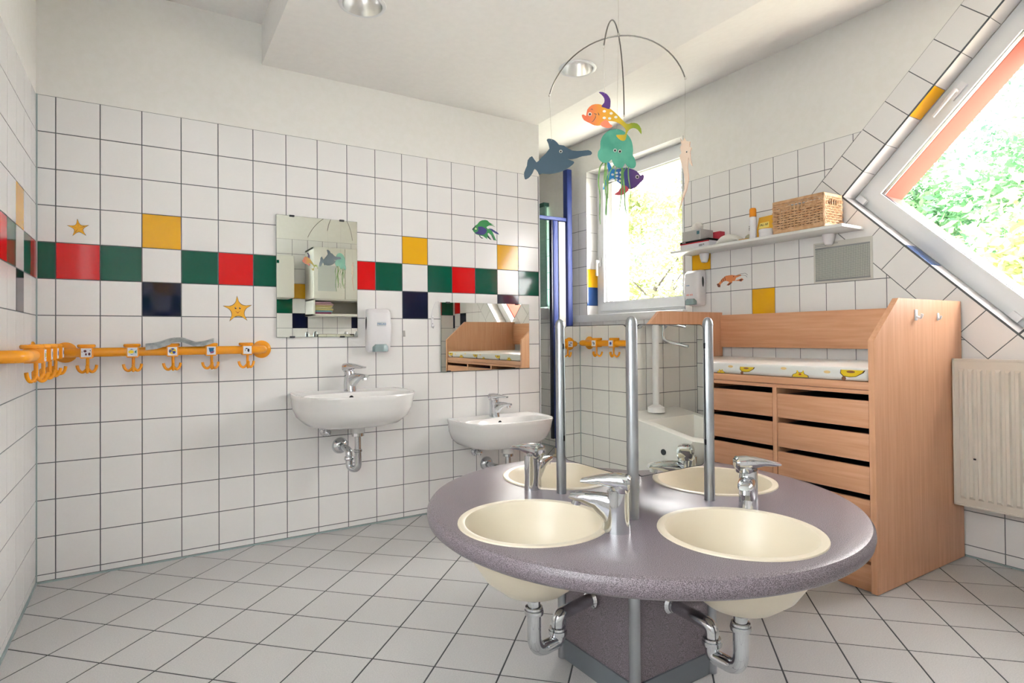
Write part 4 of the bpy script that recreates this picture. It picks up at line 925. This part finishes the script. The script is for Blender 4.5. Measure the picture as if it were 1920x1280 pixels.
for pts, w in (([(728, 655), (702, 700), (690, 800), (700, 900), (697, 1060), (703, 1150)], 6), ([(752, 655), (755, 800), (762, 900), (750, 1080)], 7), ([(748, 655), (738, 820), (752, 950), (745, 1070)], 6), ([(815, 680), (775, 750), (762, 860), (766, 940)], 5), ([(835, 690), (822, 760), (826, 830)], 4), ([(880, 690), (876, 800), (868, 950), (855, 1048)], 6), ([(885, 700), (895, 850), (900, 1000), (920, 1080)], 7), ([(930, 695), (934, 800), (942, 880)], 5), ([(915, 690), (880, 760), (868, 830)], 4), ([(800, 975), (815, 1030), (842, 1076)], 2.5), ([(950, 880), (942, 980), (920, 1070)], 2.5)):
    c = spline([(p[0], p[1], 0) for p in pts], 5); mb = MB(); n = len(c); vs = []
    for i, p in enumerate(c):
        ww = w * (1 - .6 * (i / n) ** 3); dd = -.002 - .004 * sin(i * .6)
        vs += [F(p.x - ww, p.y, dd), F(p.x + ww, p.y, dd - .001), F(p.x + ww, p.y, dd - .0015), F(p.x - ww, p.y, dd - .0005)]
    fs_ = []
    for i in range(n - 1):
        for k in range(4): fs_.append((4 * i + k, 4 * i + (k + 1) % 4, 4 * i + 4 + (k + 1) % 4, 4 * i + 4 + k))
    mb.add(vs, fs_ + [(0, 1, 2, 3), (4 * n - 4, 4 * n - 3, 4 * n - 2, 4 * n - 1)], TEN); mb.build('tentacle', t)
string(t, F(840, 400, .0012), (1.288, -1.617, 1.951))
# blue fish
Z = 2.15; s = PX(Z); org = (1.472, -1.421, 1.555)
t = thing('blue_fish_card', 'blue and purple fish cut-out hanging behind the jellyfish', 'mobile figure', org, 'cut-out sea animals of the mobile')
c0 = ((1165 - 960) * 4.267, (335 - 150) * 4.267)
BB = grad('card_blue_purple', ['#1f86c0', '#1d78b4', '#2b4a8c', '#4a3070', '#5a3374'], HR, -.07, .07)
F = cards(t, org, c0, s, [('body', [(smooth_closed([(x, y, 0) for x, y in [(765, 655), (785, 665), (800, 700), (830, 715), (900, 700), (950, 708), (1000, 730), (1030, 765), (1045, 755), (1058, 770), (1050, 800), (1030, 820), (1000, 850), (960, 872), (920, 865), (880, 840), (840, 810), (810, 785), (780, 800), (755, 830), (737, 875), (728, 868), (745, 800), (775, 740), (765, 690)]], 2), 0, .0008, BB)] + [(ell(x, y, 11, 9), .0008, .0013, mat('card_spot', '#cfcdc6', .5)) for x, y in ((838, 742), (805, 755), (840, 768), (835, 795), (872, 775), (872, 740), (865, 805))]),
    ('pectoral_fin', [(smooth_closed([(x, y, 0) for x, y in [(890, 838), (935, 870), (910, 905), (870, 922), (815, 915), (850, 890)]], 2), .0008, .0014, mat('card_crimson', '#b8434f', .5))]), ('eye', eye(1003, 775, 15))])
string(t, F(895, 705, .001), e4)
# seahorse
Z = 1.83; s = PX(Z); org = (1.423, -1.767, 1.576)
t = thing('seahorse_card', 'narrow pale orange seahorse cut-out on the right of the mobile', 'mobile figure', org, 'cut-out sea animals of the mobile')
c0 = ((1285 - 960) * 4.267, (270 - 150) * 4.267)
sh = [(1352, 452), (1365, 485), (1380, 458), (1395, 488), (1425, 505), (1422, 545), (1437, 560), (1425, 590), (1428, 640), (1440, 705), (1420, 675), (1412, 625), (1405, 700), (1413, 800), (1395, 880), (1360, 960), (1325, 1062), (1345, 970), (1375, 880), (1384, 800), (1368, 700), (1352, 640), (1343, 590), (1358, 570), (1347, 520), (1360, 505)]
F = cards(t, org, c0, s, [('body', [([(1390 + (x - 1390) * 1.35, y) for x, y in sh], 0, .0012, mat('card_peach', '#d8c0ab', .5)), ([(1390 + (x - 1390) * 1.35, y) for x, y in sh], -.0008, 0, mat('card_orange', '#e0703a', .5))]), ('eye', eye(1405, 578, 9))], ang=R(-60))
string(t, F(1385, 460, .0008), e2)

# ================================================================ behind the camera (seen in the mirrors)
t = thing('wall_cabinet', 'white wall cabinet with open shelf, seen in the tall mirror', 'cabinet', (1.66, YR + .17, 1.2))
CW = mat('cabinet_white', '#e3e2da', .4); cx0, cx1, cy0, cy1 = 1.36, 1.97, YR + .001, YR + .35
mb = MB()
for a in ((cx0, cx0 + .018, cy0, cy1, 1.2, 1.87), (cx1 - .018, cx1, cy0, cy1, 1.2, 1.87), (cx0, cx1, cy0, cy1, 1.2, 1.218), (cx0, cx1, cy0, cy1, 1.852, 1.87), (cx0, cx1, cy0, cy1, 1.35, 1.368), (cx0, cx1, cy0, cy0 + .01, 1.2, 1.87)): mb.box(*a, CW, .001, 1)
mb.build('carcass', t)
for a, b in ((cx0 + .003, 1.663), (1.667, cx1 - .003)):
    mb = MB(); mb.box(a, b, cy1, cy1 + .018, 1.362, 1.866, CW, .002); d = mb.build('door', t)
mb = MB(); mb.box(1.40, 1.58, cy1 + .0182, cy1 + .0192, 1.44, 1.69, mat('sheet_grey', '#c6ccc8', .6)); tag(mb.build('notice_sheet'), 'printed sheet taped to the white wall cabinet door', 'notice')
for k, c in enumerate(('#a04a72', '#7fa6b8', '#cfc58a', '#d8d0a0', '#cabb84', '#c9a5a0', '#b48fa0')):
    mb = MB(); mb.box(1.385 + .004 * (k % 2), 1.54 + .01 * ((k * 7) % 3), cy1 - .2, cy1 - .02, 1.2185 + .017 * k, 1.2345 + .017 * k, mat('towel_%d' % k, c, .95), .006)
    tag(mb.build('folded_towel'), '%s folded towel, number %s from the bottom of the pile in the wall cabinet' % (('crimson', 'blue-grey', 'straw yellow', 'cream', 'mustard', 'dusty pink', 'mauve')[k], ('one', 'two', 'three', 'four', 'five', 'six', 'seven')[k]), 'towel', 'towels piled in the wall cabinet')
t = thing('towel_dispenser', 'white roller towel dispenser left of the wall cabinet, seen in the tall mirror', 'towel dispenser', (1.02, YR + .15, 1.35))
mb = MB(); mb.box(.86, 1.2, YR + .001, YR + .28, 1.37, 1.78, CW, .012); mb.build('housing', t)
mb = MB(); mb.box(1.0, 1.06, YR + .2801, YR + .2812, 1.70, 1.73, TG); mb.build('badge', t)
# slop sink with mixer
t = thing('slop_sink', 'white wall-hung slop sink with mixer tap, seen in the small washstand mirror', 'slop sink', (2.58, YR + .3, .1))
mb = MB()
def sr(zb, zf, x0, x1, y1, yb=YR + .002):
    P_ = [(x0, yb), (x1, yb), (x1, y1 - .06), (x1 - .06, y1), (x0 + .06, y1), (x0, y1 - .06)]
    return [(a, b, zb + (zf - zb) * (b - YR) / .56) for a, b in P_]
mb.rings([sr(.10, .10, 2.47, 2.72, YR + .2), sr(.25, .22, 2.41, 2.80, YR + .34), sr(.5, .40, 2.375, 2.86, YR + .54), sr(.535, .435, 2.37, 2.865, YR + .56), sr(.54, .44, 2.375, 2.86, YR + .555),
    sr(.54, .44, 2.42, 2.815, YR + .52, YR + .16), sr(.40, .30, 2.47, 2.765, YR + .44, YR + .2)], CER); mb.build('bowl', t)
mb = MB(); mb.lathe([(.016, -.004), (.016, .0), (.006, .002)], (2.384, YR + .30, .36), DGR, 16, 'x'); mb.build('side_plug', t)
mb = MB(); mb.tube([(2.60, YR + .06, .55), (2.60, YR + .06, 1.5)], .02, WPL); mb.lathe([(.05, .532), (.048, .56), (.022, .575)], (2.60, YR + .06, 0), WPL, 24); mb.build('flush_pipe', t)
mb = MB(); mb.tube([(2.52, YR + .002, 1.05), (2.52, YR + .05, 1.05), (2.74, YR + .05, 1.05), (2.74, YR + .002, 1.05)], .013, CHR); mb.lathe([(.03, .001), (.028, .012), (.014, .02)], (2.52, YR, 1.05), CHR, 20, 'y'); mb.lathe([(.03, .001), (.028, .012), (.014, .02)], (2.74, YR, 1.05), CHR, 20, 'y')
mb.tube(fillet([(2.68, YR + .05, 1.04), (2.68, YR + .05, .95), (2.72, YR + .2, .915)], .03), .010, CHR); mb.tube([(2.70, YR + .06, 1.06), (2.74, YR + .17, 1.03)], [.02, .010], CHR); mb.build('mixer_tap', t)

# ================================================================ outside
mb = MB(); mb.box(-20, 40, -25, 30, -3.1, -3.0, noisy('pale_bounce_ground', '#9c9a86', '#b0ae98', 3, .9)); struct(mb.build('ground'))  # unseen ground, its pale colour chosen to bounce daylight up to the ceiling
def tree(x, y, zc_, rx, ry, rz, nleaf, mleaf, label, sd, size=.062):
    rnd = random.Random(sd); t = thing('garden_tree', label, 'tree', (x, y, -3), 'trees outside the windows')
    mb = MB(); mb.tube(spline([(x, y, -3), (x + .1, y - .05, -1), (x, y, zc_ - rz * .3), (x, y, zc_ - rz * .1)], 4), [.16 - .011 * k for k in range(13)], mat('bark', '#2c281f', .9), 10)
    for k in range(3):
        a = k * 2.4; mb.tube([(x, y, zc_ - rz * .4 + k * rz * .12), (x + rx * .4 * cos(a), y + ry * .4 * sin(a), zc_ - rz * .1 + k * rz * .12)], [.03, .008], mat('bark', '#2c281f', .9), 6)
    mb.build('trunk', t)
    vs, fs_ = [], []
    cl = []
    for k in range(46):
        a, b, r = rnd.uniform(0, 2 * pi), rnd.uniform(-1, 1), rnd.uniform(.45, 1.0); c = math.sqrt(1 - b * b)
        cl.append((x + rx * r * c * cos(a), y + ry * r * c * sin(a), zc_ + rz * r * b, rnd.uniform(.35, .75)))
    for k in range(nleaf):
        cx_, cy_, cz_, cr = rnd.choice(cl); p = Vector((cx_ + rnd.gauss(0, cr * .55), cy_ + rnd.gauss(0, cr * .55), cz_ + rnd.gauss(0, cr * .45)))
        u = Vector((rnd.uniform(-1, 1), rnd.uniform(-1, 1), rnd.uniform(-.6, .6))).normalized(); w = u.cross(Vector((rnd.uniform(-1, 1), rnd.uniform(-1, 1), rnd.uniform(-1, 1)))).normalized(); L = size * rnd.uniform(.6, 1.3)
        i = len(vs); vs += [p - u * L, p + w * L * .45, p + u * L, p - w * L * .45]; fs_.append((i, i + 1, i + 2, i + 3))
    me = bpy.data.meshes.new('foliage'); me.from_pydata([tuple(v - Vector((x, y, -3))) for v in vs], [], fs_); me.materials.append(mleaf)
    o = bpy.data.objects.new('foliage', me); COL.objects.link(o); o.parent = t
def leafmat(name, c1, c2):
    m = noisy(name, c1, c2, 1.3, .6, .35, .65); n, l, b = nodes(m); tr = n.new('ShaderNodeBsdfTranslucent'); mx = n.new('ShaderNodeMixShader'); mx.inputs[0].default_value = .45
    out = [q for q in n if q.type == 'OUTPUT_MATERIAL'][0]; ramp = [q for q in n if q.type == 'VALTORGB'][0]
    l.new(ramp.outputs[0], tr.inputs[0]); l.new(b.outputs[0], mx.inputs[1]); l.new(tr.outputs[0], mx.inputs[2]); l.new(mx.outputs[0], out.inputs[0]); return m
LF1, LF2, LF3 = leafmat('leaf_mid', '#2c5636', '#4a6c42'), leafmat('leaf_yellow', '#6c7848', '#8a9258'), leafmat('leaf_pale', '#2f5a3c', '#5a7a54')
tree(10.0, 1.2, 1.9, 2.2, 2.2, 2.3, 24000, LF1, 'broad mid green tree filling the lower right of the diamond window', 1)
tree(14.5, .6, 4.2, 2.4, 2.6, 2.9, 14000, LF3, 'pale green tree behind, in the upper part of the diamond window', 2)
tree(6.5, -1.0, .9, .8, .9, 1.1, 9000, LF2, 'yellow-green bush at the lower edge of the diamond window', 3)
tree(9.5, 6.3, 2.4, 1.8, 1.9, 2.6, 20000, LF2, 'yellow-green tree seen through the rectangular window', 4)
tree(13.5, 9.5, 3.0, 2.4, 2.4, 3.2, 14000, LF3, 'pale tree further back in the rectangular window', 5)
